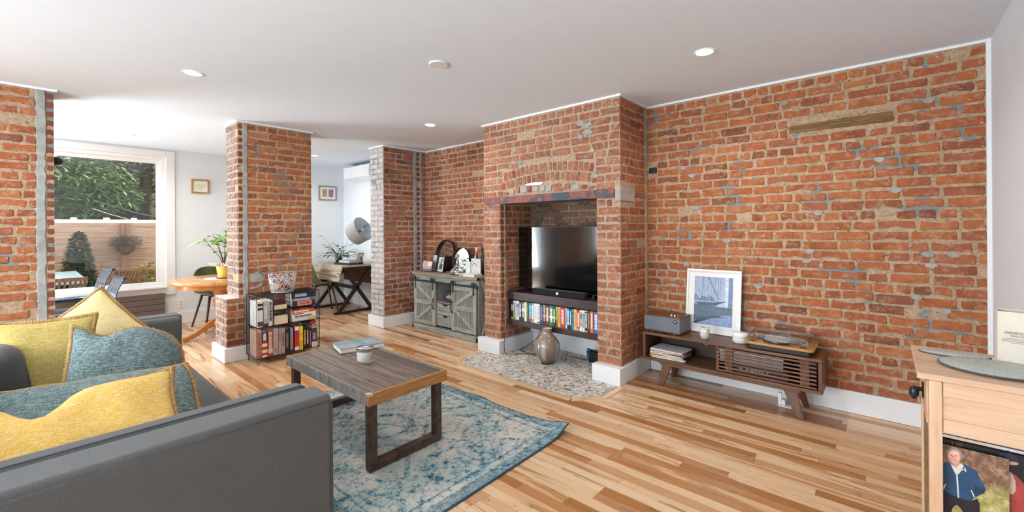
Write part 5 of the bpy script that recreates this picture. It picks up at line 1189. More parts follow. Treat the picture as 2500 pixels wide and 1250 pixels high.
for lab, x, y, z_, r_, col in (('dark red ball inside the silver wire basket', .03, .0, .075, .036, '#7a2530'), ('amber ball inside the silver wire basket', .03, -.055, .062, .030, '#d8a860'), ('brown ball at the bottom of the silver wire basket', -.02, .05, .036, .030, '#6a3a32')):
    o = thing('decorative_ball', lab, 'ball', (-4.80 + x, 1.785 + y, wz1 + .002 + z_)); MB().ball((0, 0, 0), r_, n=18, m=12).build('ball', plain('ball_' + col.lstrip('#'), col, .6, var=.15), o, smooth=True)
# ---------------------------------------------------------------- dining corner
velvet = fabric('olive_velvet', '#4d5133', '#5f6441', 300, .8); legm = wood('walnut_leg', ['#3a2519', '#4d3324', '#5d402c'], 'z', .45)
def shell_chair(label, loc, rz):
    o = thing('shell_chair', label, 'chair', loc, rz)
    prof = [(.235, .452, .20), (.20, .470, .225), (.10, .462, .24), (0, .452, .245), (-.10, .455, .24), (-.165, .475, .235), (-.205, .53, .235), (-.225, .60, .235), (-.245, .68, .225), (-.265, .75, .205), (-.277, .80, .165), (-.282, .825, .10)]
    b = MB(); n = 12; G = []
    for i, (x, z, w_) in enumerate(prof):
        row = []
        for j in range(n + 1):
            s = -1 + 2 * j / n; q = abs(s) ** 2.6
            f = min(1, max(0, (i - 1) / 4)); 
            up = .055 * q * (1 - f) + (.06 if 2 < i < 7 else .02) * q; fw = f * .085 * q
            row.append(b.v(x + fw, s * w_, z + up * (1 - f * .8)))
        G.append(row)
    for i in range(len(prof) - 1):
        for j in range(n): b.f([G[i][j], G[i + 1][j], G[i + 1][j + 1], G[i][j + 1]])
    sh = b.build('shell', velvet, o, smooth=True); md = sh.modifiers.new('t', 'SOLIDIFY'); md.thickness = .022; sm = sh.modifiers.new('s', 'SUBSURF'); sm.levels = 1; sm.render_levels = 1
    for sx_, sy_ in ((1, 1), (1, -1), (-1, 1), (-1, -1)):
        MB().cyl((sx_ * .215 - .02, sy_ * .205, 0), (sx_ * .12 - .01, sy_ * .12, .445), .0105, .017, 10).build('leg', legm, o, smooth=True)
    b = MB(); b.bar((-.14, -.12, .438), (.12, .12, .438), .03, .012).bar((-.14, .12, .436), (.12, -.12, .436), .03, .012).build('under_frame', black_metal, o)
    return o
shell_chair('olive green velvet chair behind the round dining table', (-7.02, 1.74, 0), R(8))
shell_chair('olive green chair tucked under the drop-leaf desk', (-6.86, 3.16, 0), R(78))
oak_t = wood('honey_oak', ['#b9783a', '#c98a4a', '#d69a58', '#a9682e'], 'x', .22, .6, .35); oak_z = wood('honey_oak_turned', ['#a9642c', '#bd7a3c', '#c98744'], 'z', .25, .6, .35)
dt = thing('dining_table', 'round honey oak pedestal table half hidden behind the brick column', 'table', (-6.28, 1.63, 0))
MB().lathe([(.50, .690), (.535, .694), (.548, .705), (.550, .728), (.544, .739), (.53, .7425)], n=64).build('table_top', oak_t, dt, smooth=True)
MB().lathe([(.46, .64), (.465, .69)], n=48).build('apron', oak_z, dt, smooth=True, bevel=.002)
MB().lathe([(.075, .13), (.10, .16), (.105, .20), (.07, .24), (.06, .30), (.075, .36), (.10, .42), (.105, .47), (.085, .50), (.085, .52), (.10, .53), (.10, .60), (.12, .64)], n=28).build('pedestal', oak_z, dt, smooth=True)
for a in (-97, -7, 83, 173):
    d = Vector((math.cos(R(a)), math.sin(R(a)), 0)); pts = [d * .05 + Z_ * .20, d * .12 + Z_ * .185, d * .20 + Z_ * .13, d * .29 + Z_ * .065, d * .36 + Z_ * .035, d * .41 + Z_ * .030]
    b = MB(); prev = None; sd = Vector((-d.y, d.x, 0))
    for i, p in enumerate(pts):
        hh = (.05, .045, .038, .032, .03, .022)[i]; q = [b.v(*(p + sd * .028 * k + Z_ * m * hh)) for k, m in ((-1, -1), (1, -1), (1, 1), (-1, 1))]
        if prev: b.skin(prev, q)
        else: b.f(q[::-1])
        prev = q
    b.f(prev); b.build('foot', oak_z, dt, bevel=.008)
TT = .743
pm = thing('placemat', 'round white placemat under the potted plant on the oak table', 'placemat', (-6.18, 1.60, TT)); MB().lathe([(.19, 0), (.19, .004), (.185, .005)], n=40).build('mat', plain('white_felt', '#dedcd8', .8), pm, smooth=True)
sr = thing('saucer', 'wooden saucer under the yellow wrapped flowerpot', 'saucer', (-6.12, 1.60, TT + .005)); MB().lathe([(.07, 0), (.088, .012), (.085, .014), (.07, .006)], n=32).build('dish', plain('brown_dish', '#8a4a24', .4), sr, smooth=True)
pl_ = thing('potted_plant', 'bright green leafy houseplant in a yellow paper-wrapped pot on the oak table', 'plant', (-6.12, 1.60, TT + .0125))
MB().lathe([(.055, .0), (.06, .01), (.083, .155), (.080, .157), (.070, .14)], n=28).build('pot', plain('yellow_wrap', '#e3bd55', .55, var=.16, scale=22), pl_, smooth=True)
b = MB(); rb = random.Random(2); n = 40
A = [b.v((.083 + .006 * (i % 2)) * math.cos(2 * PI * i / n), (.083 + .006 * (i % 2)) * math.sin(2 * PI * i / n), .145) for i in range(n)]
B = [b.v((.115 + rb.uniform(-.01, .02) + (.06 if abs(i - 24) < 4 else 0)) * math.cos(2 * PI * i / n), (.115 + rb.uniform(-.01, .02) + (.06 if abs(i - 24) < 4 else 0)) * math.sin(2 * PI * i / n), .175 + rb.uniform(-.02, .02)) for i in range(n)]
b.skin(A, B); b.build('foil_collar', plain('silver_foil', '#e3e4e6', .3, .2), pl_)
MB().cyl((0, 0, .10), (0, 0, .135), .068, n=20).build('soil', plain('soil', '#3b2a1e', .95), pl_)
lf = plain('leaf_bright', '#86c532', .45, var=.18, scale=14); stm = plain('stem_brown', '#5a4a34', .7)
def leaf_mesh(b, base, d, up, L, W_, fold=.12, droop=.25, n=6):
    d, up = Vector(d).normalized(), Vector(up); s = d.cross(up).normalized(); u = s.cross(d)
    prev = None
    for i in range(n + 1):
        t_ = i / n; w_ = W_ * math.sin(PI * min(1, t_ * .92 + .04)) ** .8 * (1 - .25 * t_)
        c = Vector(base) + d * (L * t_) - Z_ * (droop * L * t_ * t_)
        q = [b.v(*(c - s * w_ + u * fold * w_)), b.v(*c), b.v(*(c + s * w_ + u * fold * w_))]
        if prev: b.f([prev[0], prev[1], q[1], q[0]]); b.f([prev[1], prev[2], q[2], q[1]])
        prev = q
rl = random.Random(12)
STEMS = [((-.04, -.07, .50), 9), ((.02, .02, .58), 9), ((.06, .05, .48), 7), ((.0, -.20, .48), 7), ((.04, -.06, .36), 5), ((.0, -.11, .54), 8), ((.0, .10, .52), 6)]
for (tip, nl) in STEMS:
    tp = Vector(tip); pts = [Vector((0, 0, .13)), Vector((tp.x * .2, tp.y * .2, .25)), Vector((tp.x * .6, tp.y * .6, tp.z * .75)), tp]
    MB().tube(pts, .005, 6, rf=lambda q: 1 - .5 * q).build('stem', stm, pl_, smooth=True)
    for k in range(nl):
        a = rl.uniform(0, 2 * PI); r_ = pts[2].lerp(tp, rl.uniform(.2, 1)); b = MB(); d = Vector((math.cos(a), math.sin(a), rl.uniform(-.1, .5)))
        leaf_mesh(b, r_ + d * .01, d, Z_, rl.uniform(.09, .14), rl.uniform(.028, .042)); b.build('leaf', lf, pl_, smooth=True)
b = MB(); leaf_mesh(b, (-.0, -.21, .48), (.1, -.85, -.25), Z_, .17, .04, droop=.35); b.build('leaf', lf, pl_, smooth=True)
# wall pieces
def wall_pic(label, y0, y1, z0, z1, frame, fw, shapes, paper_c='#e9e8e6'):
    o = thing('wall_picture', label, 'picture', (-7.5995, (y0 + y1) / 2, z0)); w_, h = y1 - y0, z1 - z0; b = MB()
    for q in ((-w_ / 2, w_ / 2, 0, fw), (-w_ / 2, w_ / 2, h - fw, h), (-w_ / 2, -w_ / 2 + fw, fw, h - fw), (w_ / 2 - fw, w_ / 2, fw, h - fw)): b.box(0, .024, q[0], q[1], q[2], q[3])
    b.build('frame', frame, o, bevel=.001, seg=1); box('mat_board', plain('paper_' + paper_c.lstrip('#'), paper_c, .7, var=.01), o, (.002, .012, -w_ / 2 + fw, w_ / 2 - fw, fw, h - fw))
    for poly, m in shapes:
        b = MB(); b.f([b.v(.0126, a * w_ / 2, (c + 1) / 2 * h) for a, c in poly]); b.build('print', m, o)
hp = []
for k in range(28):
    a = 2 * PI * k / 28; hp.append((.60 * math.sin(a) ** 3 * 1.0, (.13 * math.cos(a) * 4 - .05 * 3.2 * math.cos(2 * a) - .02 * 3 * math.cos(3 * a)) * .95 - .02))
wall_pic('small heart picture in an orange wood frame on the wall right of the window', 1.585, 1.80, 1.885, 2.09, plain('orange_frame', '#b8853f', .4, var=.1), .019, [(hp, mottled('heart_wash', ['#a9c4a0', '#cddcb0', '#e6dfae', '#d9e2c9'], 22))])
wall_pic('grey framed picture with a yellow and a purple panel on the far wall', 3.44, 3.765, 1.865, 2.125, plain('greige_frame', '#938a82', .5), .020, [([(-.62, -.52), (-.08, -.52), (-.08, .55), (-.62, .55)], mottled('yellow_panel', ['#54513f', '#8a8768', '#c5a93c', '#d9c84f'], 38)), ([(.08, -.52), (.62, -.52), (.62, .55), (.08, .55)], mottled('purple_panel', ['#7a4a72', '#8f5c88', '#a87aa2', '#c9b3c8'], 38))])
ol = thing('wall_outlet', 'white wall outlet plate low on the wall between sofa arm and green chair', 'outlet', (-7.5995, 1.46, .235)); box('plate', white_gloss, ol, (0, .005, -.036, .036, 0, .115), .002)
for z in (.03, .07): box('socket', plain('socket_grey', '#c4c4c4', .5), ol, (.005, .0065, -.016, .016, z, z + .026), .001)
rd = thing('radiator', 'low brown-grey panel radiator of wide horizontal slats under the window', 'radiator', (-7.53, .48, .0))
rm = plain('radiator_taupe', '#6f6661', .45, .2, var=.03)
for i in range(4): box('slat', rm, rd, (-.02, .02, -.80, .785, .175 + i * .076, .175 + i * .076 + .072), .004)
box('back_panel', rm, rd, (-.05, -.021, -.79, .77, .19, .46))
for y in (-.7, .7): box('foot', rm, rd, (-.04, -.022, y - .02, y + .02, 0, .19))
kn = thing('round_finial', 'black round knob sticking out behind the left brick pier', 'knob', (-5.30, .15, 1.94)); MB().cyl((0, 0, 0), (0, .015, 0), .012, n=12).build('stem', black_metal, kn); MB().ball((0, .028, 0), .036, n=20, m=12).build('ball', plain('black_ball', '#17171c', .25), kn, smooth=True)
# blue metal chairs by the window
blue = plain('blue_lacquer', '#315469', .12, .2, var=.08, coat=.8); blue_d = plain('blue_lacquer_dark', '#213c4e', .18, .2, coat=.6)
def blue_chair(label, loc, rz, sh, bh):
    o = thing('metal_chair', label, 'chair', loc, rz)
    box('seat', blue, o, (-.22, .30, -.24, .24, sh - .022, sh), .012, 3); box('seat_rim', blue_d, o, (-.215, .295, -.235, .235, sh - .05, sh - .024), .008)
    for i in range(5):
        y = -.17 + i * .085; pts = [(-.16, y, sh - .03), (-.205, y, sh + .01), (-.22, y, sh + .10), (-.235, y, sh + (bh - sh) * .55), (-.285, y, bh - .03), (-.30, y, bh)]
        b = MB(); prev = None
        for k, p in enumerate(pts):
            w_ = .034; q = [b.v(p[0], y - w_, p[2]), b.v(p[0], y + w_, p[2]), b.v(p[0] - .014, y + w_, p[2]), b.v(p[0] - .014, y - w_, p[2])]
            if prev: b.skin(prev, q)
            else: b.f(q[::-1])
            prev = q
        b.f(prev); b.build('back_slat', blue, o, bevel=.005)
    box('top_rail', blue_d, o, (-.325, -.285, -.215, .215, bh - .02, bh + .012), .010, 3)
    for x, y in ((-.18, -.19), (-.18, .19), (.25, -.19), (.25, .19)): MB().cyl((x * 1.1, y * 1.08, 0), (x, y, sh - .04), .014, .017, 10).build('leg', blue_d, o, smooth=True)
    return o
blue_chair('blue lacquered metal chair by the window, the nearer and lower of the two', (-6.73, .415, 0), R(-84), .475, .80)
blue_chair('blue lacquered metal chair by the window, the farther and taller of the two', (-7.245, .37, 0), R(-84), .575, .875)

# ---------------------------------------------------------------- office corner
dk_top = wood('washed_desk_top', ['#a58d72', '#b9a488', '#c9b89e', '#94795c'], 'x', .5, .7, .4, 2.0); dk_leaf = wood('distressed_leaf', ['#8c8378', '#b1a796', '#c4bba8', '#8a6740', '#a0988a'], 'x', .65, .9, .5, 2.0, .3)
dk_brown = wood('brown_leaf', ['#6a4c2e', '#7d5b38', '#5a3f26'], 'x', .6, .8, .5)
dk_st = plain('dark_bronze_steel', '#33292a', .45, .4, var=.1)
dk = thing('drop_leaf_desk', 'weathered drop-leaf desk on dark X-shaped legs in the far corner', 'desk', (-6.95, 3.565, 0))
box('desk_top', dk_top, dk, (-.56, .55, -.285, .285, .735, .762), .003)
MB().prism([(-.56, -.292), (.55, -.292), (.55, -.322), (-.56, -.322)], (0, 0, .762), X_, Y_, -.0001).bm.free()
b = MB(); A = [b.v(-.56, -.290, .758), b.v(.55, -.290, .758), b.v(.55, -.345, .515), b.v(-.56, -.345, .515)]; B = [b.v(-.56, -.312, .762), b.v(.55, -.312, .762), b.v(.55, -.367, .515), b.v(-.56, -.367, .515)]; b.f(A); b.f(B); b.skin(A, B); b.build('front_leaf', dk_leaf, dk, bevel=.003)
box('rear_leaf', dk_brown, dk, (-.56, .60, .292, .314, .42, .757), .003)
for s in (-1, 1):
    x = s * .40 + .07; b = MB().box(x - .028, x + .028, -.40, .27, 0, .035).box(x - .028, x + .028, -.27, .27, .705, .734).bar((x, -.33, .03), (x, .24, .71), .05, .045, up=(1, 0, 0)).bar((x, .24, .03), (x, -.24, .71), .05, .045, up=(1, 0, 0)); b.build('x_leg', dk_st, dk, bevel=.003)
MB().bar((-.33, 0, .38), (.47, 0, .38), .05, .05).build('stretcher', dk_st, dk, bevel=.003)
DZ_ = .7625
lp = thing('laptop', 'closed dark laptop lying on the desk under a grey notebook', 'laptop', (-6.66, 3.50, DZ_), R(8)); box('base', plain('laptop_dark', '#2b3640', .35, .2), lp, (-.20, .20, -.13, .13, 0, .020), .005); box('lid', plain('laptop_lid', '#3a4853', .35, .2), lp, (-.20, .20, -.13, .13, .0205, .034), .005)
nb_ = thing('notebook', 'pale grey binder on top of the dark laptop', 'notebook', (-6.63, 3.51, DZ_ + .0345), R(4)); box('cover', plain('silver_binder', '#8b97a1', .35, .2), nb_, (-.155, .155, -.11, .11, 0, .006), .001, 1); box('pages', paper, nb_, (-.15, .15, -.105, .105, .006, .030)); box('cover', plain('silver_binder', '#8b97a1'), nb_, (-.155, .155, -.11, .11, .030, .036), .001, 1)
pp = thing('potted_plant', 'dark green peace lily in a small black pot on the desk', 'plant', (-7.05, 3.53, DZ_)); MB().lathe([(.045, 0), (.06, .095), (.056, .097), (.05, .08)], n=24).build('pot', black_plastic, pp, smooth=True); MB().cyl((0, 0, .06), (0, 0, .082), .050, n=16).build('soil', plain('soil', '#3b2a1e'), pp)
lg = plain('leaf_dark', '#35523a', .4, var=.2, scale=12); rl = random.Random(5)
for k in range(36):
    a = rl.uniform(0, 2 * PI); el = rl.uniform(.15, 1.35); L = rl.uniform(.10, .24); d = Vector((math.cos(a) * math.cos(el), math.sin(a) * math.cos(el), math.sin(el))); e = Vector((0, 0, .085)) + d * L
    MB().tube([Vector((rl.uniform(-.02, .02), rl.uniform(-.02, .02), .08)), e.lerp(Vector((0, 0, .085)), .5) + Z_ * .015, e], .0022, 4).build('stem', lg, pp)
    b = MB(); leaf_mesh(b, e, d + Vector((math.cos(a) * .6, math.sin(a) * .6, -.05)), Z_, rl.uniform(.10, .17), rl.uniform(.022, .036), .3, .45); b.build('leaf', lg, pp, smooth=True)
for tip in ((-.22, -.16, .44), (.14, .10, .40), (.20, .12, .30), (-.16, -.14, .28)):
    tp = Vector(tip); MB().tube([(0, 0, .08), tp * .5 + Z_ * .07, tp], .0028, 5).build('stem', plain('stem_green', '#6f8a55', .6), pp, smooth=True)
    b = MB(); leaf_mesh(b, tp, (tp.x * .8, tp.y * .8, .12), Z_, .11, .018, .5, .1); b.build('flower_spathe', plain('spathe_green', '#7e9266', .5), pp, smooth=True)
photo_frame('small wooden photo frame with an easel back standing on the desk, turned to the window', (-6.50, 3.60, DZ_ + .001), .15, .19, -62, 14, plain('light_wood_frame', '#8d7257', .5), plain('photo_grey', '#8a8c90', .4), .015, depth=.02, fw=.015)
# angled floor lamp
fl_ = thing('floor_lamp', 'floor lamp with a tilted grey drum shade by the far white wall', 'lamp', (-5.78, 3.66, 0))
ax = (Vector((.752, .659, 0)) * .78 + Z_ * .46 + Vector((.659, -.752, 0)) * .24).normalized(); c0 = Vector((-6.36, 3.52, 1.30)) - Vector((-5.78, 3.66, 0))
sx_ = ax.orthogonal().normalized(); sy_ = ax.cross(sx_); b = MB()
o0, o1 = b.ring(c0 - ax * .11, .178, 40, sx_, sy_), b.ring(c0 + ax * .11, .198, 40, sx_, sy_); b.skin(o0, o1)
sh = b.build('shade', plain('grey_linen', '#a3a19e', .85, var=.03), fl_, smooth=True)
b = MB(); i0, i1 = b.ring(c0 - ax * .109, .175, 40, sx_, sy_), b.ring(c0 + ax * .109, .195, 40, sx_, sy_); b.skin(i0, i1); b.f(i0); b.build('shade_lining', plain('shade_white', '#e4ebf0', .7), fl_, smooth=False)
b = MB(); b.tube([c0 + ax * .11 + sx_ * (.1985 * math.cos(q)) + sy_ * (.1985 * math.sin(q)) for q in [2 * PI * k / 40 for k in range(40)]], .003, 5, True); b.build('shade_rim', plain('rim_grey', '#6e6f72', .6), fl_, smooth=True)
MB().cyl(c0 - ax * .05, c0 + ax * .05, .022, n=16).build('socket', plain('nickel', '#8f8a80', .3, .8), fl_, smooth=True); MB().ball(c0 + ax * .075, .028).build('bulb', white_gloss, fl_, smooth=True)
el = Vector((0, 0, 1.52)); MB().tube([c0 - ax * .03, c0 + ax * .16 + Z_ * .02, el], .009, 8).tube([el, (0, 0, .02)], .011, 8).build('pole', plain('nickel', '#8f8a80'), fl_, smooth=True)
MB().lathe([(.14, 0), (.14, .012), (.02, .022)], n=32).build('base', plain('nickel', '#8f8a80'), fl_, smooth=True)
ac = thing('air_conditioner', 'white wall-mounted air conditioner high on the far wall', 'air conditioner', (-6.76, 3.905, 2.17))
MB().prism([(0, 0), (-.20, .045), (-.215, .10), (-.205, .245), (-.16, .265), (0, .265)], (-.415, 0, 0), Y_, Z_, .83).build('casing', white_gloss, ac, bevel=.008, seg=3)
box('louvre_flap', plain('flap_grey', '#cfd1d3', .4), ac, (-.38, .38, -.2105, -.198, .048, .052)); box('intake_grille', plain('grille_dark', '#4a565f', .6), ac, (-.38, .38, -.15, -.03, .266, .272))
cable('tangle of black cables on the floor beneath the desk', [(-6.45, 3.84, .30), (-6.42, 3.80, .10), (-6.55, 3.70, .012), (-6.75, 3.72, .012), (-6.60, 3.60, .012), (-6.40, 3.66, .012), (-6.30, 3.78, .012), (-6.20, 3.72, .015)], .005)
cable('black lead rising from the floor to the wall behind the lamp', [(-6.12, 3.70, .012), (-6.18, 3.80, .05), (-6.05, 3.86, .22), (-5.98, 3.88, .30)], .005)

# ---------------------------------------------------------------- pale wood cabinet on the right
mp_x = wood('pale_maple', ['#c9a180', '#d5ae8e', '#debb9c', '#cea787'], 'x', .45, .6, .18); mp_z = wood('pale_maple_upright', ['#c9a180', '#d5ae8e', '#debb9c', '#cea787'], 'z', .45, .6, .18); mp_y = wood('pale_maple_depth', ['#c9a180', '#d5ae8e', '#debb9c'], 'y', .45, .6, .18)
CT = .87
cb = thing('side_cabinet', 'pale maple cabinet with a black pull, cut off by the right picture edge', 'cabinet', (.279, 2.09, 0))
box('top_board', mp_x, cb, (-.205, .19, -.165, .165, CT - .020, CT), .003); 
for s in (-1, 1): box('breadboard_end', mp_x, cb, (-.205, .19, s * .188 - .0225, s * .188 + .0225, CT - .020, CT), .003)
box('drawer_box', mp_y, cb, (-.160, .17, -.175, .175, .70, .845))
for x in (-.162, .168):
    for y in (-.19, .19): box('post', mp_z, cb, (x - .016, x + .015, y - .018, y + .018, 0, .8495), .003)
for y in (-.196, .196):
    box('rail', mp_x, cb, (-.146, .152, y - .010, y + .010, .806, .8495), .002); box('rail', mp_x, cb, (-.146, .152, y - .010, y + .010, .692, .734), .002); box('side_panel', mp_x, cb, (-.147, .153, y - .004, y + .004, .734, .806))
box('drawer_front', mp_y, cb, (-.182, -.164, -.170, .170, .700, .838), .003); box('bottom_shelf', mp_y, cb, (-.17, .16, -.18, .18, .03, .05))
for a, c in (((.0, -.165, .62), (0, .0, .655)),): pass
MB().prism([(-.171, .694), (.171, .694), (.171, .655), (.10, .672), (0, .68), (-.10, .672), (-.171, .63)], (-.176, 0, 0), Y_, Z_, .014).build('curved_apron', mp_y, cb, bevel=.002)
MB().cyl((-.182, -.06, .775), (-.209, -.06, .775), .007, n=12).obox((-.184, -.06, .775), (.006, .022, .05)).build('pull_plate', black_metal, cb, bevel=.001); MB().lathe([(.004, 0), (.012, -.008), (.013, -.03), (.006, -.044)], c=(-.207, -.06, .783), n=14).build('drop_pull', plain('blue_black', '#22303b', .3, .4), cb, smooth=True)
# prints leaning inside the cabinet
pp1 = thing('photo_print', 'large photo of a smiling person in a navy zip jacket leaning in the cabinet', 'photo', (.19, 1.93, .052))
bw, bh = .168, .588
t = NT('photo_hillside'); c = t.co('Object'); s_ = t.n('ShaderNodeSeparateXYZ', {0: c}); n1 = t.noise(c, 34, 6, .75); n2 = t.noise(c, 9, 3)
tw = t.ramp(n1, [(.3, '#3f2c22'), (.5, '#7c5a45'), (.68, '#b59a80')]); gr = t.ramp(n1, [(.3, '#6d6a34'), (.5, '#a39a58'), (.7, '#d6cba0')])
t.set(color=t.mix(t.step(t.math('ADD', s_.outputs[2], t.math('MULTIPLY', n2, .08)), .50, .54), gr, tw), rough=.3)
box('print', t.m, pp1, (-bw / 2, bw / 2, -.0015, .0015, 0, bh))
def sil(nm, col, poly, y=-.0020, mat=None):
    b = MB(); b.f([b.v(a, y, c) for a, c in poly]); return b.build(nm, mat or plain('pr_' + col.lstrip('#'), col, .4, var=.10, scale=26), pp1)
def ell(cx, cz, rx, rz_, n=22, a0=0, a1=2 * PI): return [(cx + rx * math.cos(a0 + (a1 - a0) * i / n), cz + rz_ * math.sin(a0 + (a1 - a0) * i / n)) for i in range(n + (0 if a1 - a0 > 6.2 else 1))]
sil('print_trousers', '#16151f', [(-.057, .442), (-.034, .433), (-.02, .431), (.008, .433), (.019, .444), (.024, .43), (.024, .0), (-.008, .0), (-.012, .39), (-.019, .402), (-.026, .406), (-.034, .394), (-.04, .36), (-.042, 0), (-.08, 0), (-.08, .44)], -.0019)
sil('print_hair', '#8d8684', [(-.045, .55), (-.046, .563), (-.042, .576), (-.035, .585), (-.027, .587), (-.019, .583), (-.014, .574), (-.012, .563), (-.014, .553), (-.018, .547), (-.04, .54)], -.0019)
sil('print_neck', '#c98f7c', [(-.034, .540), (-.019, .548), (-.017, .534), (-.026, .518), (-.034, .525)], -.0020)
sil('print_face', '#dba08e', [(-.044, .555), (-.042, .569), (-.033, .578), (-.024, .579), (-.018, .571), (-.017, .557), (-.019, .545), (-.025, .537), (-.034, .536), (-.039, .54), (-.043, .547)], -.0022)
sil('print_brow', '#eec2b2', [(-.042, .565), (-.034, .575), (-.025, .576), (-.019, .569), (-.027, .565), (-.035, .564)], -.0024)
sil('print_shirt', '#dcd6cb', [(-.039, .534), (-.034, .528), (-.026, .522), (-.016, .541), (-.009, .534), (-.017, .512), (-.025, .498), (-.033, .516)], -.0022)
sil('print_jacket', '#1d4668', [(-.082, .50), (-.075, .52), (-.057, .528), (-.045, .534), (-.038, .534), (-.033, .516), (-.025, .498), (-.017, .512), (-.009, .541), (.002, .537), (.011, .533), (.019, .526), (.026, .506), (.037, .481), (.034, .469), (.017, .449), (.012, .445), (.008, .433), (-.003, .43), (-.02, .431), (-.034, .433), (-.057, .442), (-.082, .445)], -.0021)
sil('print_jacket_fold', '#15344f', [(.013, .49), (.013, .47), (.007, .466), (.014, .447), (.034, .468), (.037, .48), (.026, .477), (.019, .483)], -.0023)
for q in ([(-.026, .498), (-.0225, .499), (-.0195, .431), (-.023, .430)], [(.005, .466), (.0075, .466), (.014, .448), (.0115, .446)], [(-.051, .463), (-.048, .463), (-.053, .446), (-.0555, .446)], [(-.008, .531), (-.006, .532), (-.004, .518), (-.006, .517)], [(-.014, .522), (-.007, .526), (-.007, .523), (-.014, .519)]): sil('print_trim', '#d9d9d8', q, -.0025)
for q in ([(-.039, .559), (-.035, .561), (-.034, .560), (-.038, .5575)], [(-.029, .561), (-.024, .562), (-.0235, .5605), (-.028, .559)]): sil('print_eye', '#5a3b36', q, -.0026)
sil('print_nose', '#c98674', [(-.034, .558), (-.031, .559), (-.030, .553), (-.034, .552)], -.0025); sil('print_smile', '#8a3f3a', [(-.039, .549), (-.031, .547), (-.021, .55), (-.027, .543), (-.035, .544)], -.0025); sil('print_teeth', '#efe3dc', [(-.037, .5478), (-.031, .546), (-.023, .549), (-.027, .545), (-.034, .5446)], -.0027)
pp2 = thing('record_sleeve', 'dark record sleeve with a bearded, red-scarfed figure behind the photo in the cabinet', 'record sleeve', (.290, 1.947, .052)); box('sleeve', plain('sleeve_black', '#171718', .35, var=.3, scale=14), pp2, (-.165, .15, -.002, .002, 0, .60))
def sil2(nm, col, poly, y=-.0026): b = MB(); b.f([b.v(a, y, c) for a, c in poly]); b.build(nm, plain('pr_' + col.lstrip('#'), col, .4, var=.2, scale=30), pp2)
sil2('print_scarf', '#9c3a36', [(-.03, 0), (.15, 0), (.15, .5), (.06, .5), (.015, .52), (.002, .537), (-.012, .547), (-.03, .55)]); sil2('print_beard', '#b9a08c', [(-.03, .551), (-.018, .551), (-.007, .54), (-.001, .52), (-.001, .493), (-.006, .48), (-.03, .474)], -.0028); sil2('print_hat', '#26263c', [(-.034, .595), (-.013, .603), (.001, .594), (.007, .579), (-.009, .576), (-.03, .576)], -.0027); sil2('print_hand', '#d0a08a', [(-.03, .574), (-.016, .575), (-.009, .578), (.005, .578), (.004, .572), (-.009, .567), (-.03, .567)], -.0029)
text('ILLIE', pp2, (-.130, -.0027, .590), X_, Z_, .022, plain('ink_rust', '#7a4a2c', .5))
fm = thing('backing_board', 'thin black board with a silver top edge behind the record sleeve in the cabinet', 'board', (.28, 1.958, .052)); box('panel', black_plastic, fm, (-.16, .15, -.003, .003, 0, .603)); box('top_edge', chrome, fm, (-.162, .152, -.006, .004, .603, .613), .001)
ap = thing('leaf_photo', 'photo of autumn leaves with a white border seen through the cabinet\'s open front', 'photo', (.108, 2.09, .052), R(-90)); box('print', mottled('photo_leaves', ['#231a16', '#5a4030', '#8a7a3a', '#c9a590'], 60), ap, (-.16, .16, -.001, .001, .12, .58)); box('border', white_gloss, ap, (-.16, .16, -.0012, .0012, .06, .12))
# things on the cabinet
t = NT('speckled_glitter'); c = t.co('Object'); t.set(color=t.mix(t.step(t.noise(c, 240, 3, .7), .48, .62), '#9aa096', '#e2e4da'), rough=.5); t.bump(t.noise(c, 240, 2), .5, .002); gl = t.m
for lab, x, y, z_, rx, ry, rot in (('grey speckled oval placemat, the rear one, on the pale cabinet', .185, 2.215, CT + .0005, .092, .048, 8), ('grey speckled oval placemat, the front one overlapping the other', .262, 2.055, CT + .0055, .128, .112, -4)):
    o = thing('placemat', lab, 'placemat', (x, y, z_), R(rot), 'speckled placemats on the cabinet'); MB().lathe([(.99, 0), (1, .0015), (1, .0035), (.985, .0045)], n=48, sx=rx, sy=ry).build('mat', gl, o, smooth=True); MB().tube([(rx * 1.0 * math.cos(2 * PI * k / 48), ry * math.sin(2 * PI * k / 48), .0022) for k in range(48)], .0026, 5, True).build('edge_binding', plain('slate_edge', '#4b565c', .5), o, smooth=True)
ps = thing('paper_sheet', 'white paper sheet under the cream bag on the cabinet', 'paper', (.352, 2.19, CT + .0002)); box('sheet', plain('white_paper', '#e2ddd6', .8), ps, (-.085, .11, -.045, .055, 0, .0006))
pb_ = thing('paper_bag', 'cream paper bag with small printed lettering on the cabinet', 'bag', (.372, 2.21, CT + .001), R(-3)); kr = plain('cream_paper', '#ddd3c2', .8, var=.03)
b = MB(); w_, d, h = .085, .035, .175; A = [b.v(-w_, -d, 0), b.v(w_, -d, 0), b.v(w_, d, 0), b.v(-w_, d, 0)]; B = [b.v(-w_ * .98, -d * .8, h), b.v(w_ * .98, -d * .8, h - .004), b.v(w_ * .98, d * .7, h - .002), b.v(-w_ * .98, d * .7, h + .004)]; b.f(A); b.skin(A, B)
bg_ = b.build('bag_body', kr, pb_); md = bg_.modifiers.new('t', 'SOLIDIFY'); md.thickness = .0015
ink = plain('ink_taupe', '#8d8378', .7)
text('HANDCRAFTED', pb_, (-.028, -d * .9 - .0025, .105), X_, Z_, .0115, ink); text('SMALL BATCHES', pb_, (-.028, -d * .9 - .003, .095), X_, Z_, .0075, ink)
b = MB()
for i in range(4): b.box(-.075 + (.02 if i == 3 else 0), .015 - (.02 if i == 3 else 0), -d * .93 - .0035, -d * .93 - .0030, .0855 - i * .0045, .0865 - i * .0045)
stuff(b.build('fine_print', ink, pb_))
b = MB()
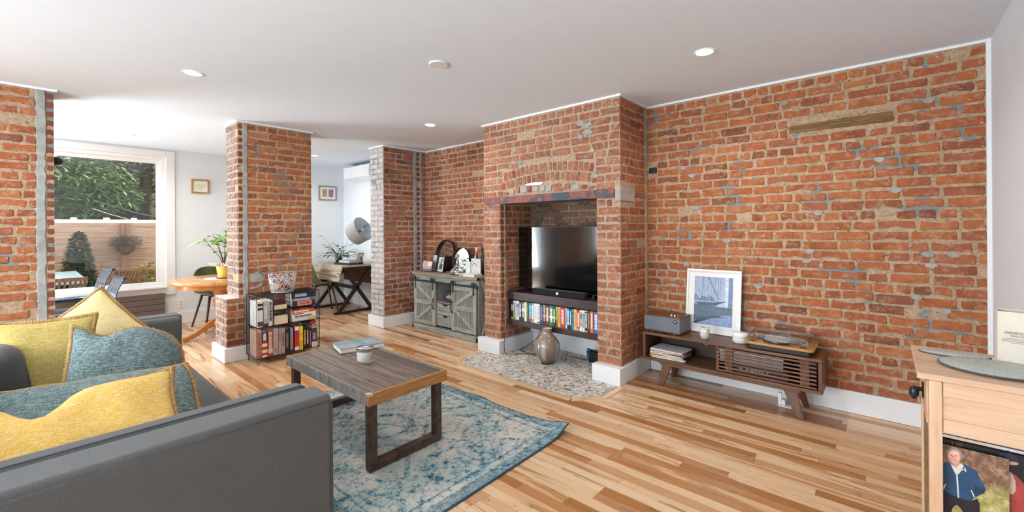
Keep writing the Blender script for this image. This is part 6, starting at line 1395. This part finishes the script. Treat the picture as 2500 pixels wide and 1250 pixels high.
for k in range(5): b.tube([(-.012 + .008 * k + .006 * math.cos(q), -d - .0012, .035 + .006 * math.sin(q) - .002 * k) for q in [2 * PI * j / 10 for j in range(10)]], .0006, 4, True)
b.build('sprig_drawing', ink, pb_)
# ---------------------------------------------------------------- garden beyond the window
GZ = -.15
lawn_m = plain('lawn_soil', '#66703a', .95, var=.25, scale=6)
gd_ = struct(box('ground_garden', lawn_m, None, (-24, -7.9, -9, 12, GZ - .2, GZ)))
gm_ = plain('grass_blade', '#8a9a44', .7, var=.3, scale=3); rg = random.Random(31); b = MB()
for i in range(7000):
    x, y = rg.uniform(-11.3, -7.95), rg.uniform(-.6, 2.6); a = rg.uniform(0, 2 * PI); h = rg.uniform(.03, .09); dx, dy = .006 * math.cos(a), .006 * math.sin(a)
    b.f([b.v(x - dx, y - dy, GZ), b.v(x + dx, y + dy, GZ), b.v(x + rg.uniform(-.03, .03), y + rg.uniform(-.03, .03), GZ + h)])
tag(b.build('grass', gm_), 'sunlit lawn grass in the garden below the fence', 'grass', kind='stuff')
ced = wood('cedar_board', ['#b98a6e', '#c99b7e', '#d6ab90', '#bf9176'], 'y', .8, .5, .35, 3.0)
fe = thing('garden_fence', 'pinkish cedar fence of horizontal boards behind the garden', 'fence', (-11.4, 1.28, GZ))
ca = wood('cedar_post', ['#a37458', '#b5866a'], 'z', .8, .5)
for y in (-5.4, -3.6, -1.8, 0, 1.8, 3.6): box('post', ca, fe, (.014, .10, y - .06, y + .06, 0, 1.72), .004)
for k in range(-3, 3):
    for j in range(15): box('board', ced, fe, (-.012, .012, k * 1.8 + .002, k * 1.8 + 1.798, .01 + j * .112, .01 + j * .112 + .108))
def leaves(n, fn, L, W_, seed, droop=.6, b=None):
    rnd = random.Random(seed); b = b or MB()
    for i in range(n):
        p = fn(rnd); a = rnd.uniform(0, 2 * PI); d = Vector((math.cos(a), math.sin(a), rnd.uniform(-droop, .4))).normalized(); s = d.cross(Vector((rnd.uniform(-.5, .5), rnd.uniform(-.5, .5), 1))).normalized(); l = L * rnd.uniform(.6, 1.3); w_ = W_ * rnd.uniform(.7, 1.2); c = p + d * l * .45
        b.f([b.v(*p), b.v(*(c + s * w_)), b.v(*(p + d * l)), b.v(*(c - s * w_))])
    return b
def blob(c, r, hollow=.55):
    c = Vector(c)
    def fn(rnd):
        while 1:
            v = Vector((rnd.uniform(-1, 1), rnd.uniform(-1, 1), rnd.uniform(-1, 1)))
            if hollow < v.length < 1: return c + Vector((v.x * r[0], v.y * r[1], v.z * r[2]))
    return fn
def leafm(name, c1, c2, c3):
    t = NT(name); isl = t.n('ShaderNodeNewGeometry').outputs['Random Per Island']; t.set(color=t.ramp(isl, [(0, c1), (.5, c2), (1, c3)]), rough=.5); MATS[name] = t.m; return t.m
lt_ = leafm('leaf_willow', '#4f6a3a', '#7f9a5a', '#b7c588'); ld_ = leafm('leaf_dark_green', '#36422f', '#53634a', '#7a8668'); lb_ = leafm('leaf_bush', '#2c3a24', '#44532f', '#7d8550'); ly_ = leafm('leaf_golden', '#5f7032', '#a79a3a', '#dcc25a'); lh_ = leafm('leaf_dry', '#5c4a3a', '#7a6656', '#958a6a')  # ld_ is the dark green of the far tree and hedge
bark = plain('bark', '#5c5046', .9, var=.2, scale=20, bump=.5, bscale=40)
tr1 = thing('willow_tree', 'big pale green willowy tree filling the upper left of the window', 'tree', (-13.0, .2, GZ))
b = MB(); rq = random.Random(3)
for (c, r, n) in (((0, .0, 2.7), (1.0, 1.2, .75), 3600), ((.3, .75, 2.5), (.7, .7, .55), 1700), ((.2, -.5, 3.3), (1.0, 1.3, .7), 2600), ((.4, 1.05, 2.25), (.5, .5, .35), 900), ((0, .5, 3.7), (1, 1.1, .5), 1800), ((.3, .2, 2.05), (.6, 1.0, .3), 1500)):
    leaves(n, blob(c, r, .3), .20, .022, rq.randrange(999), .9, b)
stuff(b.build('foliage', lt_, tr1)); MB().tube([(0, 0, 0), (.05, .05, 1.2), (0, -.05, 2.6), (.1, .1, 3.4)], .14, 10, rf=lambda q: 1 - .6 * q).build('trunk', bark, tr1, smooth=True)
tr2 = thing('dark_tree', 'tall dark tree with a bare trunk right of the pale one, beyond the fence', 'tree', (-16.2, 2.35, GZ))
b = MB()
for (c, r, n) in (((0, -.6, 3.6), (1.2, 1.1, 1.0), 2200), ((.2, .6, 4.4), (1.0, 1.1, .7), 1800), ((0, -.9, 2.6), (1, .8, .8), 1300), ((.3, .75, 3.3), (.6, .45, .5), 600), ((0, 0, 5.2), (2, 2.4, .8), 2600)): leaves(n, blob(c, r, .2), .15, .05, rq.randrange(999), .6, b)
stuff(b.build('foliage', ld_, tr2)); MB().tube([(0, -.15, 0), (.05, -.1, 2), (0, 0, 3.6), (.1, .3, 5)], .20, 10, rf=lambda q: 1 - .6 * q).build('trunk', bark, tr2, smooth=True)
for e in ((.2, .9, 4.2), (.1, -.8, 3.9), (.2, .6, 3.4)): MB().tube([(.03, -.05, 2.6), Vector(e) * .8, e], .05, 6, rf=lambda q: 1 - .7 * q).build('branch', bark, tr2, smooth=True)
bs_ = thing('conical_bush', 'dark clipped conical shrub in front of the fence', 'shrub', (-10.95, .62, GZ)); b = MB()
def cone(rnd):
    z = rnd.uniform(0, 1); r_ = .34 * (1 - z) ** .45 * (.35 + .65 * min(1, z * 3 + .6)) * (1 - .25 * z); a = rnd.uniform(0, 2 * PI); k = rnd.uniform(.8, 1.05); return Vector((r_ * k * math.cos(a), r_ * k * math.sin(a), .05 + z * 1.42))
leaves(5200, cone, .06, .018, 5, .5, b); stuff(b.build('foliage', lb_, bs_)); MB().lathe([(.16, .05), (.22, .3), (.20, .75), (.09, 1.05), (.02, 1.2)], n=16).build('inner_twigs', plain('bush_core', '#2c3320', .95), bs_, smooth=True); MB().cyl((0, 0, 0), (0, 0, .1), .03).build('stem', bark, bs_)
hb = thing('hanging_basket', 'dry brown plant in a hanging basket on the fence post', 'plant', (-11.18, 1.28, 1.02)); b = leaves(1100, blob((0, 0, .10), (.20, .24, .17), .1), .10, .008, 8, .5); stuff(b.build('foliage', lh_, hb)); MB().lathe([(.05, -.14), (.12, -.08), (.14, .02)], n=16, capt=False).build('basket', plain('coir', '#6b5138', .95), hb, smooth=True); MB().tube([(0, 0, .05), (-.06, 0, .42)], .006, 5).build('hanger', black_metal, hb)
sh1 = thing('golden_shrub', 'yellow-green variegated shrub at the foot of the fence', 'shrub', (-10.9, 1.72, GZ)); b = leaves(1500, blob((0, 0, .45), (.35, .40, .45), .2), .10, .026, 9, .2); stuff(b.build('foliage', ly_, sh1)); MB().tube([(0, 0, 0), (0, .02, .5)], .02, 6).build('stem', bark, sh1)
sh2 = thing('small_shrub', 'small sparse green shrub beside the golden one by the fence', 'shrub', (-10.95, 1.40, GZ)); b = leaves(260, blob((0, 0, .30), (.14, .14, .22), .1), .09, .022, 19, .2); stuff(b.build('foliage', lb_, sh2)); MB().tube([(0, 0, 0), (0, .02, .35)], .012, 6).build('stem', bark, sh2)
# pale table and slatted chairs outside
zt = plain('zinc_top', '#bfcbd0', .35, .1, var=.05); gt = thing('garden_table', 'long pale zinc-topped garden table seen through the window', 'table', (-9.55, .12, GZ)); box('table_top', zt, gt, (-1.05, 1.0, -.45, .45, .745, .80), .006)
for x in (-.95, .9):
    for y in (-.38, .38): box('leg', plain('zinc_leg', '#6f7778', .5, .3), gt, (x - .03, x + .03, y - .03, y + .03, 0, .745))
tk = wood('teak', ['#8a5a3c', '#a06d49', '#7a4d33', '#b07c56'], 'z', .6, .7)
def folding(label, loc, rz):
    o = thing('folding_chair', label, 'chair', loc, rz)
    for y in (-.21, .21): MB().bar((.25, y, 0), (-.24, y, .86), .03, .024).build('back_leg', tk, o, bevel=.003); MB().bar((-.22, y * .9, 0), (.20, y * .9, .44), .03, .024).build('front_leg', tk, o, bevel=.003)
    for i in range(8): MB().bar((-.045, -.17 + i * .0486, .52), (-.225, -.17 + i * .0486, .84), .022, .010).build('back_slat', tk, o)
    for z_, x in ((.86, -.24), (.50, -.035)): MB().bar((x, -.235, z_), (x, .235, z_), .03, .045).build('back_rail', tk, o, bevel=.003)
    for i in range(7): box('seat_slat', tk, o, (-.08 + i * .048, -.08 + i * .048 + .04, -.20, .20, .43, .446))
    return o
folding('brown slatted folding chair with its back to the window, beyond the blue chairs', (-9.5, 1.02, GZ), R(205)); folding('brown slatted folding chair lower by the window, under the zinc table edge', (-8.20, .28, GZ), R(186))
lw = thing('slatted_bench', 'low red-brown slatted bench on the lawn at the window\'s right', 'bench', (-9.15, 1.72, GZ)); tkx = wood('red_cedar', ['#7a4438', '#8c5244', '#6a3a30'], 'y', .6)
for i in range(5): box('slat', tkx, lw, (-.30 + i * .12, -.20 + i * .12, -.42, .45, .36, .39), .003)
for x in (-.25, .25):
    for y in (-.34, .36): box('leg', tkx, lw, (x - .03, x + .03, y - .03, y + .03, 0, .36))
for i, (za, zb, lab) in enumerate(((3.02, 2.64, 'thick dark power line, the highest across the garden trees'), (1.98, 1.72, 'grey utility cable, middle of those crossing the view'), (1.80, 1.52, 'thin pale cable, lowest of those crossing the garden view'))):
    cable(lab, [(-12.2, .9, za), (-12.2, 1.3, (za + zb) / 2 - .02), (-12.2, 2.1, zb - .10), (-12.2, 4.5, zb - .3)], (.016, .012, .009)[i], 'power_line', 'cable', mat=(black_plastic, plain('cable_grey', '#777b80', .5), white_gloss)[i])
hs = thing('neighbour_house', 'beige house wall with a white window beyond the garden trees', 'house', (-18.5, 4.0, GZ)); hw = plain('beige_siding', '#b7a496', .85, var=.06)
b = MB()
for i in range(26): b.box(-.4, .02 + (i % 2) * .004, -2.6, 4.0, i * .24, i * .24 + .236)
stuff(b.build('siding', hw, hs)); box('corner_board', white_gloss, hs, (.02, .08, -1.36, -1.28, 0, 6.2)); wf_ = box('window_frame', white_gloss, hs, (.03, .09, -1.10, -.30, 1.6, 3.3)); box('pane', plain('dark_pane', '#59606a', .1), wf_, (.092, .095, -1.02, -.38, 1.68, 3.22)); box('sash_bar', white_gloss, wf_, (.09, .10, -1.02, -.38, 2.4, 2.46))
hg = thing('hedge', 'dense dark hedge behind the fence', 'hedge', (-14.6, -1.5, GZ)); b = leaves(4200, blob((0, 0, 1.7), (.5, 4.2, 1.7), .5), .22, .07, 22, .5); stuff(b.build('foliage', ld_, hg)); box('inner_mass', plain('bush_core', '#2c3320'), hg, (-.25, .25, -3.8, 3.6, 0, 2.6))
